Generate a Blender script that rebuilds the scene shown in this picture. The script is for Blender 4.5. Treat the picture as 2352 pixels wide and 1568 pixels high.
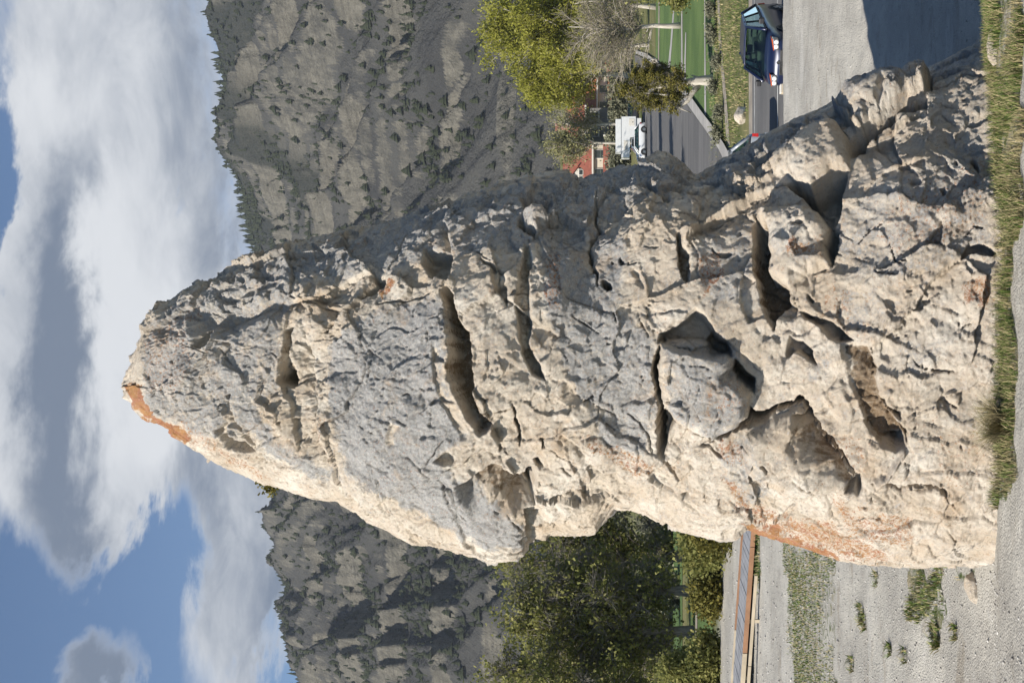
import bpy, bmesh, math, random
import numpy as np
from mathutils import Vector, Matrix

for o in list(bpy.data.objects):
    bpy.data.objects.remove(o, do_unlink=True)
scene = bpy.context.scene
COL = scene.collection
R = math.radians

# ------------------------------------------------------------------ camera
# The photograph lies on its side: the picture's right is "down" in the place,
# the picture's top is "right".  u (right) and v (down) are upright pixels of a
# 1568 x 2352 frame, measured on the photograph turned upright.
FPX = 3200.0            # focal length in those pixels
VH = 1400.0             # row of the horizon
EYE = 4.9               # eye height above the foot of the rock
PITCH = math.atan((VH - 1176.0) / FPX)
cam_d = bpy.data.cameras.new('camera')
cam = bpy.data.objects.new('camera', cam_d)
COL.objects.link(cam)
cam_d.sensor_fit = 'HORIZONTAL'
cam_d.sensor_width = 36.0
cam_d.lens = FPX / 2352.0 * 36.0
cam_d.clip_start = 0.1
cam_d.clip_end = 20000.0
fwd = Vector((0, math.cos(PITCH), math.sin(PITCH)))
upv = Vector((0, -math.sin(PITCH), math.cos(PITCH)))
# camera x = picture right = down ; camera y = picture up = right
M = Matrix(((0, 0, 0), (0, 0, 0), (0, 0, 0)))
cx, cy, cz = -upv, Vector((1, 0, 0)), -fwd
cam.matrix_world = Matrix(((cx.x, cy.x, cz.x, 0), (cx.y, cy.y, cz.y, 0), (cx.z, cy.z, cz.z, EYE), (0, 0, 0, 1)))
scene.camera = cam

# ------------------------------------------------------------------ view
scene.view_settings.view_transform = 'Standard'
scene.view_settings.look = 'None'
scene.view_settings.exposure = 0.50
scene.view_settings.gamma = 1.0
scene.render.engine = 'CYCLES'
scene.cycles.max_bounces = 4
scene.cycles.diffuse_bounces = 1
scene.cycles.transparent_max_bounces = 8

# ------------------------------------------------------------------ node helpers
class NT:
    def __init__(s, tree):
        s.t = tree
    def n(s, typ, props=None, **ins):
        nd = s.t.nodes.new(typ)
        for k, v in (props or {}).items():
            setattr(nd, k, v)
        for k, v in ins.items():
            key = int(k[1:]) if k[0] == 'i' and k[1:].isdigit() else k.replace('_', ' ')
            s.put(nd.inputs[key], v)
        return nd
    def put(s, sock, v):
        if isinstance(v, bpy.types.NodeSocket):
            s.t.links.new(v, sock)
        elif v is not None:
            if hasattr(sock.default_value, '__len__') and not hasattr(v, '__len__'):
                v = (v,) * len(sock.default_value)
            if hasattr(v, '__len__') and hasattr(sock.default_value, '__len__') and len(sock.default_value) == 4 and len(v) == 3:
                v = tuple(v) + (1.0,)
            sock.default_value = v
    def m(s, op, a, b=None, c=None, clamp=False):
        nd = s.t.nodes.new('ShaderNodeMath'); nd.operation = op; nd.use_clamp = clamp
        for i, v in enumerate((a, b, c)):
            if v is not None: s.put(nd.inputs[i], v)
        return nd.outputs[0]
    def noise(s, vec, scale, detail=4, rough=0.55, dist=0.0, out=0, dim='3D'):
        nd = s.t.nodes.new('ShaderNodeTexNoise'); nd.noise_dimensions = dim
        if vec is not None: s.put(nd.inputs['Vector'], vec)
        nd.inputs['Scale'].default_value = scale; nd.inputs['Detail'].default_value = detail
        nd.inputs['Roughness'].default_value = rough; nd.inputs['Distortion'].default_value = dist
        return nd.outputs[out]
    def voro(s, vec, scale, feature='F1', out='Distance', rnd=1.0):
        nd = s.t.nodes.new('ShaderNodeTexVoronoi'); nd.feature = feature
        if vec is not None: s.put(nd.inputs['Vector'], vec)
        nd.inputs['Scale'].default_value = scale; nd.inputs['Randomness'].default_value = rnd
        return nd.outputs[out]
    def step(s, v, a, b):
        nd = s.t.nodes.new('ShaderNodeMapRange'); nd.interpolation_type = 'SMOOTHSTEP'
        s.put(nd.inputs[0], v); s.put(nd.inputs[1], a); s.put(nd.inputs[2], b)
        return nd.outputs[0]
    def mix(s, f, a, b, blend='MIX'):
        nd = s.t.nodes.new('ShaderNodeMix'); nd.data_type = 'RGBA'; nd.blend_type = blend
        s.put(nd.inputs[0], f); s.put(nd.inputs[6], a); s.put(nd.inputs[7], b)
        return nd.outputs[2]
    def mapv(s, vec, scale=(1, 1, 1), loc=(0, 0, 0), rot=(0, 0, 0)):
        nd = s.t.nodes.new('ShaderNodeMapping')
        s.put(nd.inputs[0], vec); nd.inputs[1].default_value = loc
        nd.inputs[2].default_value = rot; nd.inputs[3].default_value = scale
        return nd.outputs[0]
    def attr(s, name, out='Fac'):
        nd = s.t.nodes.new('ShaderNodeAttribute'); nd.attribute_name = name
        return nd.outputs[out]
    def bump(s, h, strength=0.5, dist=0.02, normal=None):
        nd = s.t.nodes.new('ShaderNodeBump')
        nd.inputs['Strength'].default_value = strength; nd.inputs['Distance'].default_value = dist
        s.put(nd.inputs['Height'], h)
        if normal is not None: s.put(nd.inputs['Normal'], normal)
        return nd.outputs[0]

def new_mat(name):
    m = bpy.data.materials.new(name); m.use_nodes = True
    nt = NT(m.node_tree); m.node_tree.nodes.clear()
    out = nt.n('ShaderNodeOutputMaterial')
    bs = nt.n('ShaderNodeBsdfPrincipled')
    m.node_tree.links.new(bs.outputs[0], out.inputs[0])
    tc = nt.n('ShaderNodeTexCoord')
    nt.obj = tc.outputs['Object']; nt.bs = bs; nt.out = out
    nt.pos = nt.n('ShaderNodeNewGeometry').outputs['Position']
    return m, nt

def setb(nt, **kw):
    for k, v in kw.items():
        nt.put(nt.bs.inputs[k.replace('_', ' ')], v)

def simple_mat(name, col, rough=0.6, var=0.15, vscale=3.0, metallic=0.0, bump=0.0, bscale=40.0, coat=0.0, spec=0.5):
    m, nt = new_mat(name)
    n = nt.noise(nt.pos, vscale, 4, 0.6)
    dark = tuple(c * (1 - var) for c in col); lite = tuple(min(1, c * (1 + var)) for c in col)
    setb(nt, Base_Color=nt.mix(nt.step(n, 0.3, 0.7), dark, lite), Roughness=rough, Metallic=metallic)
    nt.bs.inputs['Specular IOR Level'].default_value = spec
    if coat: nt.bs.inputs['Coat Weight'].default_value = coat; nt.bs.inputs['Coat Roughness'].default_value = 0.05
    if bump:
        setb(nt, Normal=nt.bump(nt.noise(nt.pos, bscale, 4), bump, 0.02))
    return m

# ------------------------------------------------------------------ sun and sky
SUN_EL = R(34.0)
SUN_XY = Vector((-0.84, -0.545)).normalized()
SUN_DIR = Vector((SUN_XY.x * math.cos(SUN_EL), SUN_XY.y * math.cos(SUN_EL), math.sin(SUN_EL)))
sd_ = bpy.data.lights.new('sun', 'SUN'); sd_.energy = 5.0; sd_.angle = R(0.55); sd_.color = (1.0, 0.945, 0.86)
sun = bpy.data.objects.new('sun', sd_); COL.objects.link(sun)
sun.rotation_euler = (-SUN_DIR).to_track_quat('-Z', 'Y').to_euler()

world = bpy.data.worlds.new('World'); scene.world = world; world.use_nodes = True
wt = NT(world.node_tree); world.node_tree.nodes.clear()
wout = wt.n('ShaderNodeOutputWorld'); wbg = wt.n('ShaderNodeBackground')
world.node_tree.links.new(wbg.outputs[0], wout.inputs[0])
sky = wt.n('ShaderNodeTexSky', {'sky_type': 'NISHITA', 'sun_disc': False})
sky.sun_elevation = SUN_EL
sky.sun_rotation = math.atan2(SUN_DIR.x, SUN_DIR.y)
sky.altitude = 1900.0; sky.air_density = 1.0; sky.dust_density = 0.15; sky.ozone_density = 2.2
SKY_K = 0.071
wdir = wt.n('ShaderNodeTexCoord').outputs['Generated']
sep = wt.n('ShaderNodeSeparateXYZ', Vector=wdir)
dx, dy, dz = sep.outputs[0], sep.outputs[1], sep.outputs[2]
az = wt.m('ARCTAN2', dx, dy)                     # radians, 0 = straight ahead, + = right
el = wt.m('ARCSINE', dz)
flat = wt.m('ADD', wt.m('MAXIMUM', dz, 0.0), 0.16)
cvec = wt.n('ShaderNodeCombineXYZ', X=wt.m('DIVIDE', dx, flat), Y=wt.m('DIVIDE', dy, flat), Z=el).outputs[0]
n_big = wt.noise(wt.mapv(cvec, loc=(3.1, 1.7, 0)), 0.9, 7, 0.56, 0.35)
n_fine = wt.noise(wt.mapv(cvec, loc=(9.0, 4.0, 2)), 3.2, 8, 0.62, 0.3)
warp = wt.m('MULTIPLY', wt.m('SUBTRACT', n_fine, 0.5), 0.16)
warp2 = wt.m('MULTIPLY', wt.m('SUBTRACT', n_big, 0.5), 0.22)
azw = wt.m('ADD', az, wt.m('ADD', warp, warp2)); elw = wt.m('ADD', el, wt.m('MULTIPLY', warp, 0.8))

def sky_uv(u, v):                                # upright pixel -> azimuth, elevation
    d = fwd * FPX + Vector((1, 0, 0)) * (u - 784.0) - upv * (v - 1176.0)
    return math.atan2(d.x, d.y), math.atan2(d.z, math.hypot(d.x, d.y))

def blob(u, v, ru, rv, amp):                     # one cloud bank: direction and angular size
    a, e = sky_uv(u, v)
    p = wt.m('DIVIDE', wt.m('SUBTRACT', azw, a), ru / FPX)
    q = wt.m('DIVIDE', wt.m('SUBTRACT', elw, e), rv / FPX)
    r2 = wt.m('ADD', wt.m('MULTIPLY', p, p), wt.m('MULTIPLY', q, q))
    return wt.m('MULTIPLY', wt.m('EXPONENT', wt.m('MULTIPLY', r2, -1.0)), amp)

def total(lst, start):
    s = start
    for b in lst:
        s = wt.m('ADD', s, b)
    return s
# cloud cover: noise over the whole sky, gathered into the banks that stood there
cover = total([
    blob(1250, 250, 640, 270, 0.66), blob(700, 330, 280, 230, 0.52), blob(1000, 120, 480, 150, 0.52),
    blob(560, 160, 280, 120, 0.52), blob(640, 60, 280, 90, 0.46), blob(250, 560, 460, 105, 0.74), blob(520, 470, 160, 120, 0.40),
    blob(20, 230, 150, 85, 0.56),
    blob(250, 210, 210, 140, -0.36), blob(330, 330, 110, 80, -0.26), blob(120, 370, 260, 60, -0.26), blob(250, 40, 230, 60, -0.25),
    blob(1050, -30, 420, 52, -0.62), blob(1150, 395, 26, 26, -0.30), blob(1080, 425, 30, 20, -0.22), blob(110, 610, 60, 24, -0.25),
], wt.m('ADD', wt.m('MULTIPLY', n_big, 0.70), wt.m('ADD', wt.m('MULTIPLY', n_fine, 0.42), wt.m('MULTIPLY', wt.m('SUBTRACT', wt.noise(wt.mapv(cvec, loc=(6, 1, 3), scale=(1, 1, 3)), 9.0, 8, .65, .5), .5), .34))))
mask = wt.step(cover, 0.61, 0.96)
# grey undersides and sunlit tops
grey = total([
    blob(760, 150, 380, 62, 0.58), blob(430, 120, 220, 70, 0.34), blob(1050, 185, 260, 45, 0.28), blob(20, 230, 160, 90, 0.60), blob(180, 600, 400, 60, 0.42), blob(420, 440, 190, 80, 0.40), blob(120, 500, 260, 50, 0.26),
    blob(850, 300, 260, 90, -0.30), blob(1330, 120, 160, 110, -0.26), blob(1350, 440, 420, 90, 0.30), blob(1000, 530, 300, 60, 0.22), blob(600, 300, 110, 100, -0.22), blob(1250, 240, 220, 40, 0.16), blob(1180, 80, 120, 60, 0.16),
], wt.m('ADD', wt.m('MULTIPLY', n_big, 0.66), wt.m('MULTIPLY', n_fine, 0.50)))
gfac = wt.m('MULTIPLY', wt.step(wt.m('ADD', grey, wt.m('MULTIPLY', wt.m('SUBTRACT', wt.noise(wt.mapv(cvec, loc=(2, 8, 5)), 6.0, 6, .6, .4), .5), .75)), 0.34, 1.14), wt.m('POWER', mask, 0.7))
ccol = wt.mix(gfac, (7.6, 7.8, 8.1), (1.9, 2.35, 3.15))      # radiance before the 0.1 strength
blue = wt.mix(1.0, sky.outputs[0], (1.12, 1.16, 1.18), 'MULTIPLY')     # clear mountain air
final = wt.mix(wt.m('MULTIPLY', mask, 0.97), blue, ccol)
wt.put(wbg.inputs[0], final); wbg.inputs[1].default_value = SKY_K
# ------------------------------------------------------------------ numpy noise
_rng = np.random.RandomState(7)
_PERM = np.concatenate([_rng.permutation(256)] * 3).astype(np.int32)
_G = _rng.normal(size=(256, 3)).astype(np.float32); _G /= np.linalg.norm(_G, axis=1)[:, None]

def perlin(p):
    p = np.asarray(p, np.float32)
    i = np.floor(p).astype(np.int32); f = p - i; i &= 255
    w = f * f * f * (f * (f * 6 - 15) + 10)
    def g(ox, oy, oz):
        h = _PERM[_PERM[_PERM[(i[:, 0] + ox) & 255] + ((i[:, 1] + oy) & 255)] + ((i[:, 2] + oz) & 255)]
        gr = _G[h]
        return gr[:, 0] * (f[:, 0] - ox) + gr[:, 1] * (f[:, 1] - oy) + gr[:, 2] * (f[:, 2] - oz)
    x, y, z = w[:, 0], w[:, 1], w[:, 2]
    a = g(0, 0, 0); a = a + x * (g(1, 0, 0) - a)
    b = g(0, 1, 0); b = b + x * (g(1, 1, 0) - b)
    a = a + y * (b - a)
    c = g(0, 0, 1); c = c + x * (g(1, 0, 1) - c)
    d = g(0, 1, 1); d = d + x * (g(1, 1, 1) - d)
    c = c + y * (d - c)
    return (a + z * (c - a)) * 1.4

def fbm(p, octv=4, gain=0.5, lac=2.03, kind=0):
    s = 0; a = 1.0; q = np.array(p, np.float32)
    for k in range(octv):
        n = perlin(q + 17.3 * k)
        if kind == 1: n = 1 - 2 * np.abs(n)          # ridged
        elif kind == 2: n = 2 * np.abs(n) - 0.5      # billow
        s = s + a * n; a *= gain; q = q * lac
    return s

def worley(p, vec=False):
    p = np.asarray(p, np.float32); i = np.floor(p).astype(np.int32); f = p - i
    d1 = np.full(len(p), 9.0, np.float32); d2 = d1.copy(); idc = np.zeros(len(p), np.int32); dv = np.zeros((len(p), 3), np.float32)
    for ox in (-1, 0, 1):
        for oy in (-1, 0, 1):
            for oz in (-1, 0, 1):
                h = _PERM[_PERM[_PERM[(i[:, 0] + ox) & 255] + ((i[:, 1] + oy) & 255)] + ((i[:, 2] + oz) & 255)]
                c = 0.5 + 0.45 * _G[h]
                e = np.sqrt((c[:, 0] + ox - f[:, 0]) ** 2 + (c[:, 1] + oy - f[:, 1]) ** 2 + (c[:, 2] + oz - f[:, 2]) ** 2)
                m = e < d1
                d2 = np.where(m, d1, np.minimum(d2, e)); idc = np.where(m, h, idc); d1 = np.where(m, e, d1)
                if vec: dv[m] = (f - c - np.array([ox, oy, oz], np.float32))[m]
    return (d1, d2, idc, dv) if vec else (d1, d2, idc)

def sst(x, a, b):
    t = np.clip((x - a) / (b - a), 0, 1)
    return t * t * (3 - 2 * t)

# ------------------------------------------------------------------ mesh helpers
def mesh_from(name, verts, faces, smooth=True):
    """verts (n,3); faces: int array (m,3) or (m,4)"""
    me = bpy.data.meshes.new(name)
    v = np.asarray(verts, np.float32); f = np.asarray(faces, np.int32)
    k = f.shape[1]
    me.vertices.add(len(v)); me.vertices.foreach_set('co', v.ravel())
    me.loops.add(f.size); me.loops.foreach_set('vertex_index', f.ravel())
    me.polygons.add(len(f))
    me.polygons.foreach_set('loop_start', np.arange(0, f.size, k, dtype=np.int32))
    me.polygons.foreach_set('loop_total', np.full(len(f), k, np.int32))
    if smooth: me.polygons.foreach_set('use_smooth', np.ones(len(f), bool))
    me.update(calc_edges=True); me.validate()
    return me

def add_attr(me, name, arr):
    a = me.attributes.new(name, 'FLOAT', 'POINT'); a.data.foreach_set('value', np.asarray(arr, np.float32))

def grid_faces(nr, nc, wrap=False):
    i = np.arange(nr - 1)[:, None] * nc
    j = np.arange(nc if wrap else nc - 1)[None, :]
    j2 = (j + 1) % nc
    return np.stack([i + j, i + j2, i + nc + j2, i + nc + j], -1).reshape(-1, 4)

def obj(name, me, mat=None, parent=None, loc=None, rotz=None):
    o = bpy.data.objects.new(name, me); COL.objects.link(o)
    if mat is not None and me is not None:
        me.materials.clear(); me.materials.append(mat)
    if parent is not None: o.parent = parent
    if loc is not None: o.location = loc
    if rotz is not None: o.rotation_euler = (0, 0, rotz)
    return o

def tag(o, label=None, cat=None, group=None, kind=None):
    if label: o['label'] = label
    if cat: o['category'] = cat
    if group: o['group'] = group
    if kind: o['kind'] = kind
    return o

def thing(name, label, cat, loc=(0, 0, 0), rotz=0.0, group=None):
    o = bpy.data.objects.new(name, None); COL.objects.link(o)
    o.empty_display_size = 0.3
    o.location = loc; o.rotation_euler = (0, 0, rotz)
    return tag(o, label, cat, group)

def copy_tree(src, parent=None):
    c = src.copy(); COL.objects.link(c); c.parent = parent
    for ch in list(src.children): copy_tree(ch, c)
    return c

class MB:
    """collects simple shapes into one mesh"""
    def __init__(s): s.v = []; s.f = []
    def box(s, x0, x1, y0, y1, z0, z1, M=None):
        b = len(s.v)
        for x in (x0, x1):
            for y in (y0, y1):
                for z in (z0, z1):
                    s.v.append((x, y, z))
        for q in ((0, 1, 3, 2), (4, 6, 7, 5), (0, 4, 5, 1), (2, 3, 7, 6), (0, 2, 6, 4), (1, 5, 7, 3)):
            s.f.append(tuple(b + k for k in q))
        if M is not None:
            for k in range(b, len(s.v)): s.v[k] = tuple(M @ Vector(s.v[k]))
        return s
    def poly(s, pts):
        b = len(s.v); s.v += [tuple(p) for p in pts]; s.f.append(tuple(range(b, b + len(pts)))); return s
    def prism(s, pts, axis, a, b_):
        """2D pts extruded along axis (0,1,2) from a to b_"""
        n = len(pts); b = len(s.v)
        for t in (a, b_):
            for p in pts:
                q = list(p); q.insert(axis, t); s.v.append(tuple(q))
        s.f.append(tuple(b + k for k in range(n))[::-1]); s.f.append(tuple(b + n + k for k in range(n)))
        for k in range(n):
            s.f.append((b + k, b + (k + 1) % n, b + n + (k + 1) % n, b + n + k))
        return s
    def lathe(s, prof, axis=2, c=(0, 0, 0), n=16):
        b = len(s.v)
        for (r, h) in prof:
            for k in range(n):
                t = 2 * math.pi * k / n; p = [r * math.cos(t), r * math.sin(t)]; p.insert(axis, h)
                s.v.append((p[0] + c[0], p[1] + c[1], p[2] + c[2]))
        for i in range(len(prof) - 1):
            for k in range(n):
                s.f.append((b + i * n + k, b + i * n + (k + 1) % n, b + (i + 1) * n + (k + 1) % n, b + (i + 1) * n + k))
        s.f.append(tuple(b + k for k in range(n))[::-1])
        s.f.append(tuple(b + (len(prof) - 1) * n + k for k in range(n)))
        return s
    def tube(s, pts, rad, n=6):
        b = len(s.v); P = [Vector(p) for p in pts]
        for i, p in enumerate(P):
            d = (P[min(i + 1, len(P) - 1)] - P[max(i - 1, 0)]).normalized()
            a = d.orthogonal().normalized(); c = d.cross(a); r = rad[i] if hasattr(rad, '__len__') else rad
            for k in range(n):
                t = 2 * math.pi * k / n
                s.v.append(tuple(p + (a * math.cos(t) + c * math.sin(t)) * r))
        for i in range(len(P) - 1):
            for k in range(n):
                s.f.append((b + i * n + k, b + i * n + (k + 1) % n, b + (i + 1) * n + (k + 1) % n, b + (i + 1) * n + k))
        s.f.append(tuple(b + k for k in range(n))[::-1]); s.f.append(tuple(b + (len(P) - 1) * n + k for k in range(n)))
        return s
    def build(s, name, mat, parent=None, smooth=False, bevel=0.0, loc=None, rotz=None):
        me = bpy.data.meshes.new(name); me.from_pydata(s.v, [], s.f)
        bm = bmesh.new(); bm.from_mesh(me)
        bmesh.ops.recalc_face_normals(bm, faces=bm.faces)
        if bevel:
            es = [e for e in bm.edges if len(e.link_faces) == 2 and e.calc_face_angle(0) > 0.5]
            bmesh.ops.bevel(bm, geom=es, offset=bevel, segments=2, profile=0.6, affect='EDGES', clamp_overlap=True)
        bm.to_mesh(me); bm.free()
        if smooth: me.polygons.foreach_set('use_smooth', np.ones(len(me.polygons), bool))
        return obj(name, me, mat, parent, loc, rotz)

# ------------------------------------------------------------------ pixels <-> place
SRC = 2352.0 / 3888.0
def ray(px, py):
    """display pixel of the photograph as it lies (2352 x 1568) -> unit direction"""
    u, v = 1568.0 - py, px
    return (fwd * FPX + Vector((1, 0, 0)) * (u - 784.0) - upv * (v - 1176.0))
def at(px, py, Y):
    d = ray(px, py); t = Y / d.y
    return Vector((d.x * t, Y, EYE + d.z * t))
def project(P):
    """(n,3) -> source pixels sx, sy of the photograph as it lies (3888 x 2592)"""
    x = P[:, 0]; y = P[:, 1]; z = P[:, 2] - EYE
    dpt = y * fwd.y + z * fwd.z
    up = y * upv.y + z * upv.z
    v = 1176.0 - FPX * up / dpt; u = 784.0 + FPX * x / dpt
    return v / SRC, (1568.0 - u) / SRC
# ================================================================== THE ROCK
ROCK_Y = 20.4
SIL_R = [(298,880),(300,850),(306,832),(311,812),(318,800),(322,780),(330,755),(345,730),(375,705),(420,675),(450,650),(490,638),(510,634),(516,631),(540,615),(580,597),(620,580),(650,572),(700,556),(760,545),(800,530),(830,522),(900,512),(940,500),(990,485),(1030,468),(1080,445),(1100,438),(1140,428),(1160,418),(1190,412),(1215,410),(1240,405),(1270,402),(1300,402),(1312,408),(1330,420),(1345,420),(1380,412),(1420,397),(1455,385),(1470,375),(1490,362),(1510,352),(1530,352),(1550,365),(1575,390),(1590,402),(1610,400),(1640,385),(1660,365),(1700,350),(1720,335),(1790,295),(1830,275),(1880,255),(1920,232),(1960,212),(1990,200),(2020,190),(2050,190),(2080,182),(2110,175),(2125,170),(2140,155),(2170,140),(2200,120),(2230,108),(2255,80),(2300,50),(2360,20)]
SIL_L = [(298,880),(297.5,890),(299,905),(303,925),(320,945),(340,960),(360,965),(400,985),(420,1005),(440,1025),(470,1040),(500,1060),(530,1075),(560,1090),(590,1105),(615,1115),(640,1115),(680,1130),(720,1143),(760,1150),(785,1148),(800,1160),(830,1185),(860,1203),(890,1215),(920,1235),(950,1250),(1000,1252),(1040,1255),(1080,1268),(1120,1278),(1160,1285),(1185,1283),(1203,1268),(1212,1240),(1222,1232),(1260,1230),(1310,1230),(1350,1232),(1368,1228),(1378,1212),(1390,1195),(1403,1185),(1411,1168),(1440,1172),(1480,1180),(1520,1200),(1560,1215),(1600,1225),(1650,1237),(1680,1235),(1695,1220),(1705,1208),(1720,1210),(1760,1225),(1800,1240),(1850,1255),(1900,1275),(1930,1285),(1980,1290),(2040,1295),(2100,1300),(2150,1298),(2200,1292),(2240,1296),(2256,1290),(2300,1295),(2360,1300)]

WIN = {'A': (450, 900, 1.568), 'B': (1100, 700, 1.96), 'C': (1100, 1400, 1.96), 'D': (2000, 500, 1.96), 'E': (2000, 1250, 1.96),
       'F': (2800, 100, 1.7426), 'G': (2800, 800, 1.96), 'H': (2800, 1400, 1.96), 'P': (0, 0, SRC)}
def W(w, pts):
    ox, oy, k = WIN[w]
    return np.array([(ox + x / k, oy + y / k) for x, y in pts], np.float32)

class Field:
    """relief in metres over the face of the rock, each feature laid where it sits on the stone"""
    def __init__(s, sx, sy):
        s.x = sx; s.y = sy; s.d = np.zeros(len(sx), np.float32); s.fresh = np.zeros(len(sx), np.float32)
    def box(s, pts, pad):
        lo = pts.min(0) - pad; hi = pts.max(0) + pad
        return np.nonzero((s.x > lo[0]) & (s.x < hi[0]) & (s.y > lo[1]) & (s.y < hi[1]))[0]
    def sdpoly(s, idx, pts):
        x = s.x[idx]; y = s.y[idx]; best = np.full(len(idx), 1e9, np.float32); ins = np.zeros(len(idx), bool)
        n = len(pts)
        for k in range(n):
            a = pts[k]; b = pts[(k + 1) % n]; e = b - a
            t = np.clip(((x - a[0]) * e[0] + (y - a[1]) * e[1]) / max(e @ e, 1e-6), 0, 1)
            best = np.minimum(best, np.hypot(x - a[0] - t * e[0], y - a[1] - t * e[1]))
            c = ((a[1] > y) != (b[1] > y)) & (x < e[0] * (y - a[1]) / (e[1] if abs(e[1]) > 1e-6 else 1e-6) + a[0])
            ins ^= c
        return np.where(ins, best, -best)
    def line(s, idx, pts, dirv=(1, 0)):
        x = s.x[idx]; y = s.y[idx]; best = np.full(len(idx), 1e9, np.float32); sd = best.copy(); par = np.zeros(len(idx), np.float32)
        L = np.concatenate([[0], np.cumsum(np.hypot(*(pts[1:] - pts[:-1]).T))]); tot = L[-1]
        for k in range(len(pts) - 1):
            a = pts[k]; e = pts[k + 1] - a; l2 = max(e @ e, 1e-6)
            t = np.clip(((x - a[0]) * e[0] + (y - a[1]) * e[1]) / l2, 0, 1)
            dd = np.hypot(x - a[0] - t * e[0], y - a[1] - t * e[1])
            nx, ny = -e[1], e[0]
            if nx * dirv[0] + ny * dirv[1] < 0: nx, ny = -nx, -ny
            side = (x - a[0]) * nx + (y - a[1]) * ny
            m = dd < best
            best = np.where(m, dd, best); sd = np.where(m, np.sign(side) * dd, sd); par = np.where(m, (L[k] + t * math.sqrt(l2)) / tot, par)
        return best, sd, par
    def rec(s, w, pts, depth, soft=9.0, ramp=None, floor=0.25, fresh=0.9):
        p = W(w, pts); idx = s.box(p, 2)
        if len(idx) == 0: return
        q = sst(s.sdpoly(idx, p), -1.0, soft)
        if ramp is not None:
            r = np.array(ramp, np.float32); r /= np.linalg.norm(r)
            pr = p @ r; t = np.clip((s.x[idx] * r[0] + s.y[idx] * r[1] - pr.min()) / (pr.max() - pr.min()), 0, 1)
            q2 = q * (1 - (1 - floor) * t)
        else: q2 = q
        s.d[idx] -= depth * q2; s.fresh[idx] = np.maximum(s.fresh[idx], q * fresh)
    def blk(s, w, pts, h, bev=40.0):
        p = W(w, pts); idx = s.box(p, 2)
        if len(idx) == 0: return
        t = np.clip(s.sdpoly(idx, p) / bev, 0, 1)
        s.d[idx] += h * np.sqrt(np.clip(1 - (1 - t) ** 2, 0, 1))
    def crk(s, w, pts, wd, depth):
        p = W(w, pts); idx = s.box(p, wd + 4)
        if len(idx) == 0: return
        b, _, par = s.line(idx, p)
        tp = np.sqrt(np.clip(np.minimum(par, 1 - par) * 4, 0.0, 1))
        rag = np.clip(0.75 + 0.9 * perlin(np.stack([s.x[idx] / 26, s.y[idx] / 26, 0 * b + wd], -1)), 0.15, 1.4)
        hw = 0.5 * wd * (0.42 if wd < 15 else 0.85) * tp * rag + 0.3
        s.d[idx] -= depth * (1.0 if wd < 15 else 1.4) * tp * np.clip(rag, .4, 1) * (1 - sst(b, hw * 0.4, hw * 1.2))
    def led(s, w, pts, h, fall, dirv=(1, 0), lip=4.0, fresh=0.7, pw=1.5):
        p = W(w, pts); idx = s.box(p, fall + 4)
        if len(idx) == 0: return
        b, sd, par = s.line(idx, p, dirv)
        tp = sst(np.minimum(par, 1 - par), 0.0, 0.12)
        q = np.clip(1 - sd / fall, 0, 1) ** pw * sst(sd, -1.0, lip) * tp * (np.abs(sd) < fall)
        s.d[idx] -= h * q; s.fresh[idx] = np.maximum(s.fresh[idx], fresh * sst(q, 0.15, 0.8))
    def paint(s, w, pts, val, soft=30.0, arr=None):
        p = W(w, pts); idx = s.box(p, soft)
        if len(idx) == 0: return
        arr[idx] = np.maximum(arr[idx], val * sst(s.sdpoly(idx, p), -soft, soft))

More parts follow.
